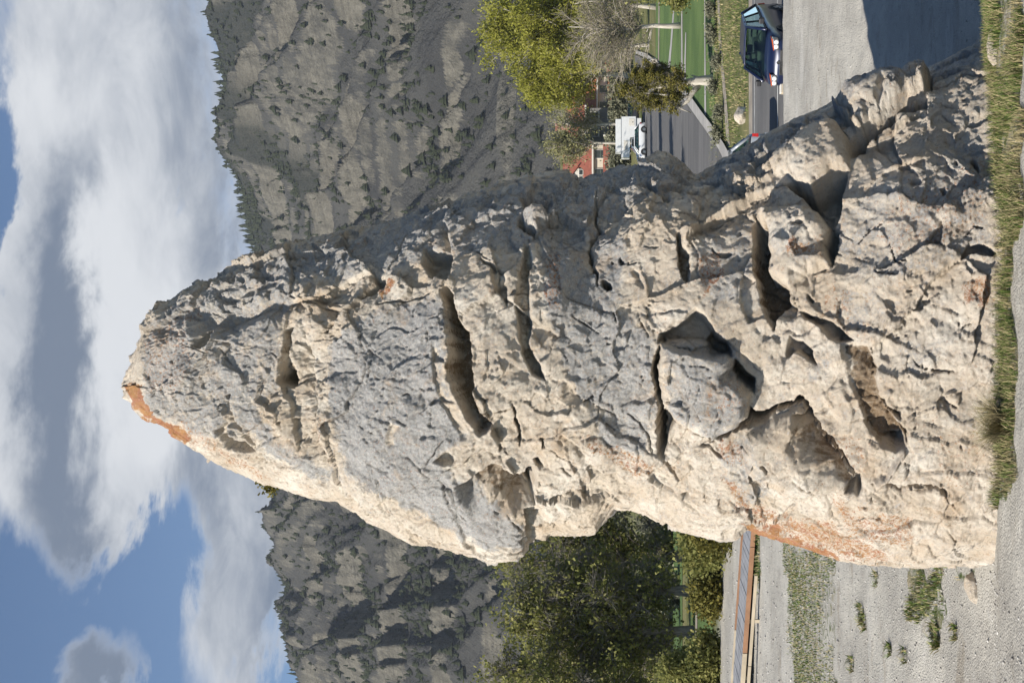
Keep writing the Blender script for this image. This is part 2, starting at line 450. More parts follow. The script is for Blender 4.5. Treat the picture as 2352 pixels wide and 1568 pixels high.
def rock_features(F):
    # ---- crown of the pinnacle
    F.rec('A', [(420,655),(480,560),(525,515),(545,590),(520,640),(480,670)], .16, 10)
    F.rec('A', [(370,450),(520,395),(640,360),(900,300),(1100,320),(1130,400),(1000,470),(800,540),(640,625),(560,600),(440,650),(400,560)], .17, 95, fresh=0)
    F.rec('A', [(560,330),(700,300),(840,255),(830,300),(680,380),(590,400)], .10, 30, fresh=.2)
    F.rec('A', [(965,690),(970,540),(1030,500),(1045,510),(1015,600),(1005,700),(1030,800),(1010,880),(940,890),(915,870),(945,740)], .22, 8, (1, 0), .35)
    F.rec('A', [(920,870),(945,790),(1000,790),(1030,850),(1010,915),(950,900)], .22, 8)
    F.crk('A', [(1140,860),(1165,1000),(1165,1090),(1180,1150)], 20, .22)
    F.led('A', [(1100,560),(1130,700),(1140,860),(1160,1000),(1180,1150),(1230,1250),(1290,1360),(1350,1450)], .16, 130, (-1, 0))
    F.led('A', [(960,680),(930,780),(920,880),(1000,1000),(1040,1200),(1080,1300)], .10, 90, (1, 0))
    F.rec('A', [(590,1130),(660,1080),(700,1190),(780,1240),(810,1290),(740,1290),(650,1260),(600,1190)], .17, 14, fresh=.8)
    F.led('A', [(650,940),(690,1050),(770,1190),(880,1320),(960,1370)], .08, 60, (-1, .4))
    F.led('A', [(250,860),(290,930),(350,1000),(400,1050),(520,1100)], .08, 60, (-.3, 1), fresh=.2)
    F.crk('A', [(180,840),(215,900),(205,950)], 14, .10)
    F.crk('A', [(250,900),(330,980),(360,1030)], 12, .09)
    F.crk('A', [(270,880),(250,910)], 16, .1); F.crk('A', [(290,730),(320,745)], 16, .1)
    F.crk('A', [(380,640),(440,660),(510,700),(515,770)], 9, .07); F.crk('A', [(560,650),(600,690),(640,770)], 10, .06)
    F.crk('A', [(640,940),(660,975)], 22, .12); F.crk('A', [(870,680),(920,700),(945,730)], 9, .07)
    F.crk('A', [(540,900),(600,980),(620,1050),(600,1130)], 9, .06)
    # ---- big middle block and the strip beside it
    F.led('B', [(165,850),(420,700),(640,655),(730,640)], .12, 110, (0, 1), fresh=1)
    F.led('B', [(720,655),(690,720),(600,785),(480,845),(400,910),(310,1020)], .09, 150, (-.4, -1), fresh=1)
    F.crk('B', [(605,790),(635,875),(700,862),(800,855),(970,820),(1060,790),(1170,775)], 10, .12)
    F.crk('B', [(310,1020),(250,1100)], 16, .12); F.crk('B', [(870,340),(790,500),(730,600),(715,650)], 11, .12)
    F.rec('B', [(990,470),(1170,455),(1200,480),(1212,620),(1197,745),(1100,700),(1010,660),(978,580)], .30, 14, (0, 1), .5)
    F.led('B', [(1180,300),(1190,400),(1195,470)], .12, 60, (-1, 0))
    F.rec('B', [(1128,800),(1172,770),(1240,820),(1245,940),(1272,1040),(1330,1080),(1342,1180),(1370,1300),(1376,1568),(1400,1640),(1450,1710),(1520,1790),(1500,1830),(1420,1870),(1330,1770),(1290,1670),(1240,1570),(1180,1420),(1185,1200),(1150,1000),(1140,900)], .56, 9, (1, 0), .42)
    F.led('B', [(1060,1150),(1060,1300),(1080,1440),(1120,1560),(1200,1720),(1300,1900)], .07, 60, (1, 0), fresh=.9)
    F.crk('B', [(905,890),(905,980)], 12, .08); F.crk('B', [(1040,1010),(1110,980),(1130,920)], 12, .08); F.crk('B', [(1015,1060),(1020,1170),(1060,1160)], 9, .06)
    F.crk('B', [(580,1200),(590,1300),(570,1400),(540,1560)], 6, .05); F.crk('B', [(970,1390),(1040,1395),(1065,1440)], 7, .05)
    F.rec('B', [(1400,540),(1480,580),(1590,650),(1622,700),(1617,920),(1560,830),(1510,740),(1500,640)], .22, 10, (1, 0), .4)
    F.rec('B', [(1735,430),(1780,440),(1800,600),(1785,700),(1800,900),(1806,1100),(1790,1180),(1840,1290),(1900,1400),(1912,1460),(1800,1420),(1740,1290),(1700,1130),(1680,900),(1690,700),(1720,640)], .30, 10, (-1, 0), .4)
    F.blk('B', [(1740,220),(1800,195),(1880,195),(1915,235),(1830,340),(1780,300)], .16, 34)
    F.rec('B', [(1690,240),(1730,230),(1750,280),(1830,330),(1820,390),(1740,330),(1690,290)], .22, 10)
    F.rec('B', [(1620,90),(1700,120),(1740,190),(1850,190),(1930,240),(1960,150),(1960,60),(1800,60)], .25, 30, fresh=.2)
    F.crk('B', [(1360,490),(1420,520),(1500,580)], 10, .08); F.crk('B', [(1330,450),(1360,480),(1310,470)], 9, .06)
    F.rec('C', [(1070,670),(1180,598),(1272,660),(1200,722),(1140,712)], .14, 9)
    F.crk('C', [(1170,510),(1060,650),(980,745)], 8, .08)
    F.crk('C', [(1215,740),(1260,860)], 9, .08)
    F.led('C', [(1200,890),(1290,845),(1380,795),(1500,725),(1640,775),(1720,810),(1830,1000)], .34, 190, (.25, 1), fresh=.35, pw=1.1)
    F.rec('C', [(1700,815),(1850,745),(1842,880),(1820,1010),(1760,900)], .28, 10)
    F.led('C', [(160,440),(210,480),(270,620),(330,700),(400,870),(460,915)], .12, 110, (-1, .3))
    F.led('C', [(455,905),(560,1000),(740,1090),(850,1170),(1000,1260),(1210,1330)], .13, 70, (-.4, 1))
    F.rec('C', [(770,1155),(850,1170),(1000,1262),(985,1282),(870,1220)], .12, 8)
    F.crk('C', [(1150,905),(1180,1010),(1220,1080),(1200,1160)], 9, .07); F.crk('C', [(680,810),(690,960),(740,1080)], 7, .05)
    F.crk('C', [(940,160),(980,150),(1020,180)], 10, .07); F.crk('C', [(840,200),(870,190),(900,205)], 9, .06)
    F.crk('C', [(680,340),(760,350),(870,400)], 14, .07); F.crk('C', [(480,420),(560,440),(640,490)], 8, .05)
    F.rec('C', [(730,380),(850,400),(800,500),(830,560),(760,600),(725,540)], .05, 20, fresh=.7)
    F.crk('C', [(1250,1100),(1320,1140)], 7, .05); F.crk('C', [(1500,1050),(1560,1090)], 10, .07); F.crk('C', [(1620,1080),(1660,1140),(1740,1200)], 14, .10)
    F.led('C', [(1740,1020),(1760,1120),(1740,1200),(1790,1300)], .22, 90, (1, .2))
    F.crk('C', [(1660,250),(1690,400),(1720,470),(1715,600)], 16, .12); F.crk('C', [(1840,500),(1890,520),(1885,620)], 14, .1)
    F.crk('C', [(1600,630),(1650,660)], 14, .1); F.rec('C', [(1810,690),(1850,660),(1900,740),(1860,760)], .18, 10)
    F.led('C', [(1500,460),(1540,560),(1560,640)], .08, 70, (1, 0))
    # ---- the band below
    F.crk('D', [(515,460),(510,620),(530,700),(462,850),(480,940),(520,1040),(530,1150)], 17, .18)
    F.led('D', [(530,700),(462,850),(480,940),(525,1050)], .08, 60, (-1, 0))
    F.rec('D', [(548,1150),(552,1095),(590,1095),(620,1120),(640,1170),(600,1190)], .30, 12)
    F.rec('D', [(760,1050),(790,1010),(860,1040),(890,1120),(880,1200),(830,1150)], .10, 30, fresh=.4)
    F.rec('D', [(1108,780),(1130,768),(1160,850),(1222,900),(1216,1020),(1202,1130),(1150,1080),(1118,920)], .26, 10, (1, 0), .5)
    F.led('D', [(1170,825),(1270,745),(1420,665),(1560,585),(1640,505),(1740,460),(1850,435)], .12, 110, (.1, 1), fresh=.3)
    F.blk('D', [(1130,770),(1180,715),(1300,710),(1500,590),(1640,490),(1700,470),(1600,560),(1420,660),(1270,740),(1160,825)], .12, 26)
    F.rec('D', [(1360,905),(1480,885),(1545,905),(1480,940)], .08, 12, fresh=.1); F.crk('D', [(1380,860),(1430,930),(1480,915)], 12, .07)
    F.rec('D', [(1665,700),(1700,600),(1735,660),(1805,700),(1812,850),(1800,1040),(1900,1130),(1960,1165),(1955,1290),(1870,1400),(1840,1480),(1790,1420),(1750,1300),(1700,1100),(1672,900)], .62, 9, (1, .25), .40, fresh=1)
    F.rec('D', [(965,1568),(985,1500),(1080,1430),(1180,1375),(1258,1305),(1330,1360),(1400,1480),(1500,1560),(1530,1640),(1400,1700),(1100,1640)], .30, 22, fresh=.25)
    F.crk('D', [(330,1370),(420,1430),(550,1510)], 14, .08); F.crk('D', [(640,1330),(665,1430)], 12, .08); F.crk('D', [(820,1340),(860,1440),(910,1530)], 14, .08)
    F.crk('D', [(860,850),(880,870),(990,865)], 10, .06); F.crk('D', [(690,920),(705,990)], 16, .1); F.crk('D', [(625,950),(635,975)], 14, .08); F.crk('D', [(740,940),(760,990),(850,965)], 11, .08)
    F.crk('D', [(220,1150),(245,1195)], 12, .08); F.crk('D', [(270,840),(330,820),(400,850)], 14, .07)
    F.rec('D', [(985,480),(1060,470),(1080,540),(1020,560)], .12, 14, fresh=.1)
    F.crk('D', [(1740,460),(1830,440),(1960,400)], 14, .12)
    F.led('D', [(870,330),(960,420),(1060,400),(1200,420)], .10, 120, (.3, 1), fresh=.2)
    # ---- wedged boulder and its gaps
    F.blk('E', [(1030,60),(1150,50),(1330,60),(1380,150),(1520,200),(1530,290),(1500,330),(1600,400),(1650,470),(1650,650),(1560,720),(1450,760),(1400,800),(1300,795),(1200,745),(1110,700),(1060,610),(1010,540),(985,420),(980,200)], .26, 60)
    F.crk('E', [(985,90),(958,300),(975,500),(992,620),(980,740),(985,900),(1010,970),(1060,1050),(1130,1140)], 26, .55)
    F.crk('E', [(965,160),(950,300),(975,520)], 20, .4)
    F.rec('E', [(960,680),(985,620),(1030,600),(1100,700),(1060,760),(1050,860),(1010,970),(970,920),(965,760)], .34, 10)
    F.crk('E', [(1050,640),(1110,705),(1200,740),(1300,800),(1400,830),(1390,880)], 12, .22)
    F.rec('E', [(1535,200),(1600,260),(1690,360),(1706,440),(1690,480),(1620,430),(1560,370),(1528,300)], .60, 12)
    F.rec('E', [(1330,60),(1380,0),(1440,60),(1535,150),(1525,200),(1390,160)], .25, 14, fresh=.1)
    F.crk('E', [(1410,810),(1520,745),(1640,695),(1750,690),(1850,610),(1960,540)], 34, .55)
    F.rec('E', [(1650,560),(1700,620),(1800,600),(1900,560),(1840,640),(1750,720),(1640,730),(1560,745),(1650,660)], .38, 12, fresh=.3)
    F.crk('H', [(80,445),(170,405),(260,345),(400,265),(472,232),(530,320),(560,400),(640,500),(720,580),(800,680),(860,760),(905,870),(915,925)], 26, .50)
    F.blk('H', [(60,480),(200,425),(300,355),(450,290),(528,340),(556,430),(636,530),(756,650),(826,760),(890,845),(850,880),(700,920),(500,930),(380,940),(280,870),(180,850),(60,810),(40,600)], .24, 70)
    F.led('H', [(400,330),(530,345),(556,430),(636,530),(756,650),(826,760),(895,850)], .34, 120, (-.7, .7), fresh=.3, pw=1.2)
    F.rec('H', [(800,850),(905,775),(932,900),(900,948),(870,910),(800,920)], .25, 8)
    F.crk('H', [(430,760),(500,800),(580,840)], 14, .10); F.crk('H', [(300,700),(350,720),(420,715)], 8, .05)
    F.crk('H', [(50,812),(180,850),(270,890),(390,970)], 12, .16); F.crk('H', [(195,640),(235,700)], 12, .12); F.crk('H', [(225,740),(240,800)], 14, .14)
    F.led('H', [(60,800),(160,840),(230,860)], .08, 50, (0, -1)); F.crk('H', [(10,575),(75,585)], 12, .1)
    F.crk('E', [(345,395),(370,470),(430,520),(620,620),(700,700)], 8, .08); F.led('E', [(345,395),(370,470),(430,520),(620,620)], .05, 70, (-.3, 1))
    F.crk('E', [(580,840),(610,870),(650,870)], 8, .07); F.crk('E', [(740,630),(830,700),(880,760),(905,850),(960,985)], 14, .16)
    F.crk('E', [(545,650),(590,700),(700,790)], 7, .06); F.crk('E', [(270,180),(310,240)], 9, .06); F.crk('E', [(590,110),(640,115)], 14, .08); F.crk('E', [(850,340),(880,390)], 14, .10)
    F.crk('E', [(1260,370),(1285,400),(1280,470)], 6, .05); F.crk('E', [(1370,650),(1390,685),(1440,690)], 7, .05); F.crk('E', [(1200,250),(1300,270),(1400,300)], 9, .06); F.crk('E', [(1330,330),(1420,350),(1480,390)], 8, .06)
    F.crk('E', [(1100,130),(1200,150),(1280,210)], 10, .07)
    F.rec('E', [(0,1050),(70,1040),(80,1150),(55,1290),(0,1180)], .22, 12); F.crk('E', [(200,1050),(260,1040),(330,1110)], 14, .12); F.crk('E', [(120,800),(140,880)], 14, .1)
    F.crk('E', [(130,860),(250,960),(380,1000)], 9, .07); F.led('E', [(250,770),(380,860),(480,930)], .06, 60, (-.5, 1), fresh=.6)
    F.rec('E', [(1140,1235),(1190,1225),(1210,1255),(1160,1265)], .14, 8); F.crk('E', [(1210,1260),(1290,1300)], 9, .07); F.crk('E', [(1300,1200),(1340,1280)], 9, .07)
    F.led('E', [(470,1000),(560,1080),(700,1050)], .06, 90, (.5, 1), fresh=.8)
    F.crk('E', [(490,1030),(500,1090)], 12, .06); F.led('E', [(0,1420),(180,1280),(400,1200),(620,1120)], .14, 200, (.3, 1), fresh=.9, pw=1.3)
    F.crk('E', [(1440,930),(1560,890),(1640,880)], 9, .08); F.led('E', [(1640,1100),(1640,1000),(1700,930)], .08, 70, (1, 0))
    F.crk('E', [(1740,930),(1800,970),(1790,1010)], 16, .12); F.crk('E', [(1790,1040),(1810,1090)], 14, .1)
    # ---- second boulder, its cavity, and the brown overhang
    F.blk('G', [(160,0),(520,-20),(640,60),(690,140),(660,250),(700,380),(690,420),(520,480),(400,575),(320,540),(230,470),(245,350),(230,200),(160,80)], .24, 60)
    F.rec('F', [(300,1065),(380,1035),(440,1065),(500,1085),(620,1000),(722,955),(705,1080),(692,1250),(640,1335),(590,1310),(520,1240),(440,1150)], .50, 12, (.2, 1), .5)
    F.rec('G', [(690,105),(752,150),(742,250),(712,425),(670,330),(638,240)], .34, 9)
    F.crk('G', [(165,60),(225,120),(225,240),(243,350),(228,440)], 12, .2)
    F.led('G', [(400,440),(520,480),(690,425)], .10, 60, (-1, -.2), fresh=1); F.rec('G', [(385,150),(480,165),(540,130),(500,120),(430,130)], .07, 10, fresh=0)
    F.rec('G', [(388,590),(420,720),(560,780),(650,800),(712,822),(800,900),(862,978),(740,978),(680,960),(600,860),(480,790)], .28, 12, (-.6, .8), .5)
    F.led('G', [(385,590),(388,680),(470,740)], .14, 80, (-1, 0))
    F.rec('G', [(380,925),(480,968),(562,1040),(588,1152),(430,1060),(343,1112)], .30, 10, (-1, .3), .4)
    F.led('G', [(1740,310),(1640,365),(1500,465),(1400,580),(1330,720),(1230,800),(1150,900),(1000,1008),(900,992)], .15, 220, (1, 1), fresh=.4)
    F.crk('G', [(1700,320),(1500,465),(1400,580),(1330,720),(1230,800),(1150,900),(1000,1008)], 6, .05)
    F.rec('G', [(1715,240),(1800,235),(1900,265),(1940,335),(1850,335),(1740,322),(1640,375)], .20, 9, fresh=.2)
    F.rec('G', [(740,990),(880,985),(960,1008),(1012,1055),(1045,1190),(1056,1390),(1130,1490),(1190,1568),(1255,1690),(1262,1780),(1180,1810),(1080,1770),(960,1640),(900,1450),(830,1300),(790,1100)], .26, 14, (-1, 0), .1, fresh=1)
    F.crk('G', [(1055,1390),(1120,1480),(1190,1520),(1220,1560)], 22, .18); F.crk('H', [(1185,400),(1255,490),(1262,570)], 20, .2); F.crk('H', [(1240,690),(1280,770)], 9, .1)
    F.rec('H', [(1090,570),(1120,535),(1230,545),(1215,600),(1130,600)], .14, 10)
    F.rec('H', [(920,390),(960,400),(1000,470),(1060,560),(980,490)], .12, 12); F.blk('H', [(1010,820),(1100,780),(1255,580),(1240,660),(1160,760),(1080,860),(1020,890)], .10, 24)
    F.crk('G', [(1300,1100),(1345,1170),(1450,1190),(1650,1215)], 8, .09); F.crk('G', [(1535,1400),(1575,1455),(1650,1490)], 11, .12); F.blk('G', [(1540,1390),(1600,1350),(1690,1390),(1650,1470),(1580,1450)], .06, 20)
    F.crk('G', [(1008,400),(1028,460),(1150,468),(1230,490)], 10, .09); F.crk('G', [(1130,200),(1150,300),(1180,395),(1300,370)], 11, .10); F.crk('G', [(890,250),(960,170),(1100,80)], 12, .08)
    F.crk('G', [(1660,880),(1720,850),(1770,840)], 12, .08); F.crk('G', [(1650,810),(1660,880)], 9, .07); F.crk('G', [(1150,960),(1300,930)], 6, .05); F.crk('G', [(1240,610),(1310,600)], 7, .05)
    F.crk('G', [(520,630),(560,690)], 18, .10); F.crk('G', [(985,1010),(1010,1080)], 14, .12); F.rec('G', [(1660,980),(1750,960),(1755,985)], .06, 6)
    F.crk('G', [(1870,800),(1900,750),(1915,780)], 7, .05)
    F.crk('H', [(1000,830),(1030,890),(1120,852),(1220,892),(1280,870),(1400,890),(1480,880),(1540,920),(1580,990),(1622,1045)], 18, .24)
    F.led('H', [(1100,860),(1220,895),(1400,895),(1490,890)], .10, 70, (0, 1)); F.rec('H', [(1370,850),(1440,845),(1470,880),(1410,900)], .15, 9); F.rec('H', [(1150,860),(1230,890),(1225,940),(1170,900)], .12, 10)
    F.crk('H', [(1560,1195),(1620,1258),(1700,1267),(1790,1248)], 12, .15); F.crk('H', [(1690,1310),(1780,1300)], 9, .08); F.crk('H', [(1615,1370),(1700,1320)], 12, .08)
    F.crk('H', [(878,1142),(960,1126),(1060,1130),(1112,1147)], 9, .11); F.crk('H', [(120,1095),(200,1125),(295,1142)], 7, .08); F.crk('H', [(720,1190),(785,1172)], 9, .08)
    F.crk('H', [(1660,570),(1690,630)], 8, .06); F.crk('H', [(990,900),(1010,990)], 12, .08); F.crk('H', [(935,1020),(970,1030)], 14, .08); F.rec('H', [(1295,340),(1330,320),(1335,355)], .1, 6); F.rec('H', [(1305,440),(1340,430),(1330,452)], .1, 6)
    F.led('H', [(860,950),(900,1040),(1100,1050)], .06, 80, (0, 1)); F.crk('H', [(450,960),(600,935),(780,915)], 7, .06)
    # ---- right flank towards the ground
    F.blk('F', [(640,560),(760,480),(900,450),(1060,400),(1200,330),(1278,330),(1284,420),(1235,492),(1100,522),(990,585),(860,695),(800,728),(765,690),(720,640)], .34, 46)
    F.rec('F', [(738,790),(780,735),(900,668),(1000,588),(1100,520),(1180,520),(1265,488),(1258,548),(1150,575),(1050,608),(930,690),(850,790),(780,858),(745,868)], .75, 12, (0, 1), .5)
    F.blk('F', [(375,790),(480,705),(585,605),(680,690),(735,755),(750,860),(742,955),(640,985),(500,1090),(440,1065),(330,1000),(180,1010),(280,880)], .20, 60)
    F.crk('F', [(365,790),(480,700),(590,600),(655,655),(720,735),(755,775)], 13, .26); F.crk('F', [(530,560),(590,602)], 9, .12)
    F.led('F', [(660,540),(700,600),(760,640),(770,700)], .12, 60, (1, 0)); F.rec('F', [(935,590),(980,510),(1030,490),(990,560),(950,610)], .10, 9)
    F.rec('F', [(1275,330),(1300,320),(1290,440),(1262,480)], .3, 8, fresh=.2)
    F.crk('F', [(1280,440),(1400,405),(1500,335),(1650,315)], 14, .26); F.crk('F', [(1270,310),(1330,290),(1420,235),(1550,190)], 16, .2); F.crk('F', [(1300,360),(1430,310),(1560,250)], 7, .08)
    F.rec('F', [(1535,880),(1555,840),(1585,880),(1600,970),(1560,930)], .16, 8); F.rec('F', [(1432,890),(1450,875),(1465,910),(1440,915)], .16, 6)
    F.crk('F', [(1340,560),(1450,645)], 7, .07); F.led('F', [(1500,645),(1600,625),(1690,580)], .08, 60, (0, -1), fresh=.5)
    F.led('F', [(940,975),(1060,930),(1120,905),(1250,880)], .08, 60, (.3, 1), fresh=.5); F.rec('F', [(1090,1050),(1160,1010),(1240,1010),(1200,1060)], .08, 18, fresh=0)
    F.led('F', [(780,830),(1000,700),(1240,560)], .10, 140, (.3, 1), fresh=.8)
    F.led('F', [(0,1010),(100,900),(200,840)], .08, 80, (0, 1), fresh=.3); F.rec('F', [(120,830),(180,800),(210,830),(170,880)], .1, 14, fresh=0)
    F.crk('F', [(1500,1400),(1560,1330),(1640,1340)], 12, .1); F.rec('F', [(1340,1080),(1370,1060),(1390,1110),(1360,1130)], .12, 10, fresh=0)

def build_rock():
    NR, NF, NB = 940, 630, 60
    v = np.concatenate([np.array([298.2, 299.2, 300.6, 302.5]), np.linspace(305, 2352, NR - 4)])
    sr = np.array(SIL_R, float); sl = np.array(SIL_L, float)
    sr_u = np.interp(v, sr[:, 0], 1568 - sr[:, 1]); sl_u = np.interp(v, sl[:, 0][1:], 1568 - sl[:, 1][1:])
    sr_u[0] = 690; sl_u[0] = 686
    def smooth(a, k):
        p = np.pad(a, (k, k), mode='reflect', reflect_type='odd'); ker = np.hanning(2 * k + 1); ker /= ker.sum()
        return np.convolve(p, ker, 'valid')
    rr, rl = smooth(sr_u, 45), smooth(sl_u, 45)
    # near the tip keep the traced outline
    w = sst(v, 298, 560); rr = w * rr + (1 - w) * sr_u; rl = w * rl + (1 - w) * sl_u
    def X(u): return (u - 784.0) * np.hypot(1, 0) * ROCK_Y / FPX
    # height of each ring where it crosses the plane y = ROCK_Y
    d_up = (1176.0 - v) / FPX
    ty = ROCK_Y / (fwd.y + upv.y * d_up)
    z = EYE + ty * (fwd.z + upv.z * d_up)
    xs = ty / 1.0
    def XX(u): return (u - 784.0) / FPX * ty
    a = 0.5 * (XX(rr) - XX(rl)); c = 0.5 * (XX(rr) + XX(rl))
    asm = smooth(a, 60); w = sst(v, 298, 640); asm = w * asm + (1 - w) * a
    b = 0.72 * asm
    # angles: front half dense
    tf = np.linspace(0, math.pi, NF); tb = np.linspace(math.pi, 2 * math.pi, NB + 2)[1:-1]
    th = np.concatenate([tf, tb]); NC = len(th)
    co, si = np.cos(th), np.sin(th)
    ex = 2 / 2.1
    sx_ = np.sign(co) * np.abs(co) ** ex; sy_ = np.sign(si) * np.abs(si) ** ex
    s = -sx_                                           # -1 left ... +1 right over the front
    edge = np.abs(s) ** 7
    eR = (XX(sr_u) - XX(rr)); eL = (XX(sl_u) - XX(rl))
    Px = c[:, None] + a[:, None] * s[None] + np.where(s[None] > 0, eR[:, None], eL[:, None]) * edge[None]
    Py = ROCK_Y - b[:, None] * sy_[None] + 0 * Px
    Pz = z[:, None] + 0 * Px
    P = np.stack([Px, Py, Pz], -1).astype(np.float32)
    # smooth normals of the plain body
    du = np.roll(P, -1, 1) - np.roll(P, 1, 1); dv = np.gradient(P, axis=0)
    N = np.cross(dv, du); N /= np.maximum(np.linalg.norm(N, axis=-1, keepdims=True), 1e-9)
    cen = np.stack([c, np.full_like(c, ROCK_Y), z], -1)[:, None]
    if ((P - cen) * N).sum() < 0: N = -N
    P = P.reshape(-1, 3); N = N.reshape(-1, 3)
    S = np.broadcast_to(s[None], (NR, NC)).ravel(); front = np.broadcast_to((np.arange(NC) < NF)[None], (NR, NC)).ravel()
    V = np.repeat(v, NC)
    inner = 1 - sst(np.abs(S), 0.90, 0.995)            # 0 at the traced outline
    inner_f = np.where(front, inner, 1.0)
    # feature relief: displaced twice so that edges are ragged
    sx, sy = project(P)
    wq = np.stack([sx / 55, sy / 55, np.zeros_like(sx)], -1)
    wx = 7 * fbm(wq, 4, .6); wy = 7 * fbm(wq + 31.7, 4, .6)
    F = Field((sx + wx).astype(np.float32), (sy + wy).astype(np.float32))
    rock_features(F)
    feat = F.d * np.where(front, 0.25 + 0.75 * inner, 0); fresh = F.fresh * front
    # noise relief
    flow = P * np.array([1.0, 1.0, 1.0], np.float32)
    big = fbm(P * 0.55 + 3.0, 3) * 0.16
    mid = fbm(P * 1.9 + 9.0, 4, 0.55) * 0.075
    big_f = sst(np.abs(S), 0.55, 0.98); big_f = np.where(front, 1 - big_f, 0.9)
    q = P + 0.10 * np.stack([perlin(P * 2.2), perlin(P * 2.2 + 11), perlin(P * 2.2 + 23)], -1)
    fl = fbm(q * np.array([3.4, 3.4, 5.2], np.float32) + 40, 4, 0.58)
    st = fl * 5.0; terr = (np.floor(st) + sst(st - np.floor(st), 0.55, 0.95)) / 5.0    # flaking crust: little steps
    d1, d2, idc = worley(q * np.array([2.6, 2.6, 3.4], np.float32))
    plate = (idc % 17) / 17.0 - 0.5
    crackn = 1 - sst(d2 - d1, 0.0, 0.07)
    e1, e2, ide = worley(q * 7.5 + 4.4)
    small = (ide % 13) / 13.0 - 0.5
    smallc = 1 - sst(e2 - e1, 0.0, 0.12)
    fine = fbm(P * 9.0 + 70, 3, 0.6)
    region = sst(perlin(P * 0.9 + 50), -0.15, 0.45)     # where the crust is broken up
    pock = sst(0.30 - worley(q * 9.0 + 20 + .35 * np.stack([perlin(P * 9), perlin(P * 9 + 5), perlin(P * 9 + 9)], -1))[0], 0.0, 0.20) * sst(perlin(P * 1.1 + 90), 0.18, 0.42)
    calm = sst(perlin(P * 0.7 + 130), -0.25, 0.35)       # smoother faces between broken ones
    amt = 0.35 + 0.65 * calm
    rid = fbm(q * np.array([2.2, 2.2, 3.0], np.float32) + 61, 4, 0.55, kind=1)
    # broken faces: every cell is a tilted plane of its own, so faces meet in crisp edges
    q3 = P + 0.14 * np.stack([fbm(P * 1.3 + 5, 3), fbm(P * 1.3 + 15, 3), fbm(P * 1.3 + 25, 3)], -1)
    def facets(sc, seed, tilt, lift):
        d1_, d2_, id_, dv_ = worley(q3 * np.array(sc, np.float32) + seed, True)
        g_ = _G[(id_ * 7 + 31) & 255]
        return (dv_ * g_).sum(-1) * tilt + ((id_ * 13) % 29 / 29.0 - .5) * lift, d2_ - d1_
    fa, ea = facets((0.95, 0.95, 0.8), 3.3, 0.115, 0.05)
    fb, eb = facets((2.4, 2.4, 2.0), 8.1, 0.066, 0.034)
    fc, ec = facets((6.5, 6.5, 5.2), 5.5, 0.034, 0.020)
    fd, ed = facets((15.0, 15.0, 13.0), 2.5, 0.015, 0.009)
    br1 = sst(perlin(P * .8 + 210), -.25, .25); br2 = sst(perlin(P * 1.2 + 310), -.2, .3)
    lines = (1 - sst(ea, 0.0, 0.018)) * sst(perlin(P * 1.1 + 510), -.05, .2); lines2 = (1 - sst(eb, 0.0, 0.03)) * sst(perlin(P * 1.7 + 610), .02, .25)
    crumb = fbm(P * 22.0 + 140, 2, .6)
    nz = (fa * .9 * (.35 + .65 * inner_f) + fb * (.35 + .65 * br1) + fc * (.4 + .6 * br2) + fd * (.35 + .65 * br1) + terr * 0.022 * amt + fine * 0.006 * amt + crumb * 0.0035
          - pock * 0.03 - lines * 0.035 * sst(perlin(P * 6 + 3), -.3, .3))
    rough_in = (1 + 0.4 * fresh) * (1 + 0.8 * np.where(front & (V < 1750), sst(S, .35, .85), 0))
    disp = 1.25 * feat + big * big_f + 0.6 * mid * (0.25 + 0.75 * inner_f) + nz * rough_in * (0.7 + 0.3 * inner_f)
    tip = sst(V, 300, 420)
    disp *= (0.25 + 0.75 * tip)
    P2 = P + N * disp[:, None]
    # crags on the very tip
    tz = (1 - sst(V, 300, 345)); P2[:, 2] += tz * 0.10 * fbm(P * 6.0, 3) ; P2[:, 0] += tz * 0.05 * fbm(P * 6 + 9, 2)
    faces = grid_faces(NR, NC, True)
    n0 = len(P2)
    top = P2[:NC].mean(0)
    P2 = np.concatenate([P2, top[None]])
    me = mesh_from('rock_body', P2, faces, smooth=False)
    bm = bmesh.new(); bm.from_mesh(me); bm.verts.ensure_lookup_table()
    for k in range(NC): bm.faces.new((bm.verts[n0], bm.verts[(k + 1) % NC], bm.verts[k]))
    bm.to_mesh(me); bm.free()
    # ---------------- what the stone is coated with, and shade put into its colour
    pat = np.full(n0, 0.26, np.float32); org = np.full(n0, 0.27, np.float32); stn_shade = np.zeros(n0, np.float32)
    G2 = Field((sx + 2.5 * wx).astype(np.float32), (sy + 2.5 * wy).astype(np.float32))
    def pa(pts, val, soft=26): G2.paint('P', pts, val, soft, pat)
    def og(pts, val, soft=18): G2.paint('P', pts, val, soft, org)
    pa([(320,780),(400,690),(720,550),(690,640),(640,740),(640,860),(560,1010),(470,1010),(380,960),(330,930)], .72)
    pa([(560,900),(640,1010),(790,1105),(740,1110),(640,1060),(540,960)], .95)
    pa([(740,790),(860,700),(1000,680),(1030,720),(1020,830),(1040,930),(1075,1000),(1010,1050),(1050,1095),(1150,1170),(1200,1200),(1200,1262),(1120,1268),(960,1180),(800,1085),(750,950)], 1.0)
    pa([(700,560),(1000,490),(1300,410),(1560,370),(1600,410),(1480,470),(1300,520),(1240,560),(1000,600),(800,640),(720,640)], .75)
    pa([(520,640),(760,548),(1100,440),(1300,404),(1560,356),(1600,404),(1740,330),(1960,214),(2110,178),(2255,84),(2262,140),(2100,230),(1960,270),(1800,380),(1640,440),(1480,440),(1200,500),(1000,560),(800,600),(600,680)], .85, 40)  # both right flank strips: real crust, greyed further to paint in shade
    pa([(1240,520),(1330,480),(1450,560),(1420,700),(1500,780),(1505,960),(1480,1040),(1400,1040),(1300,860),(1250,720)], .85)
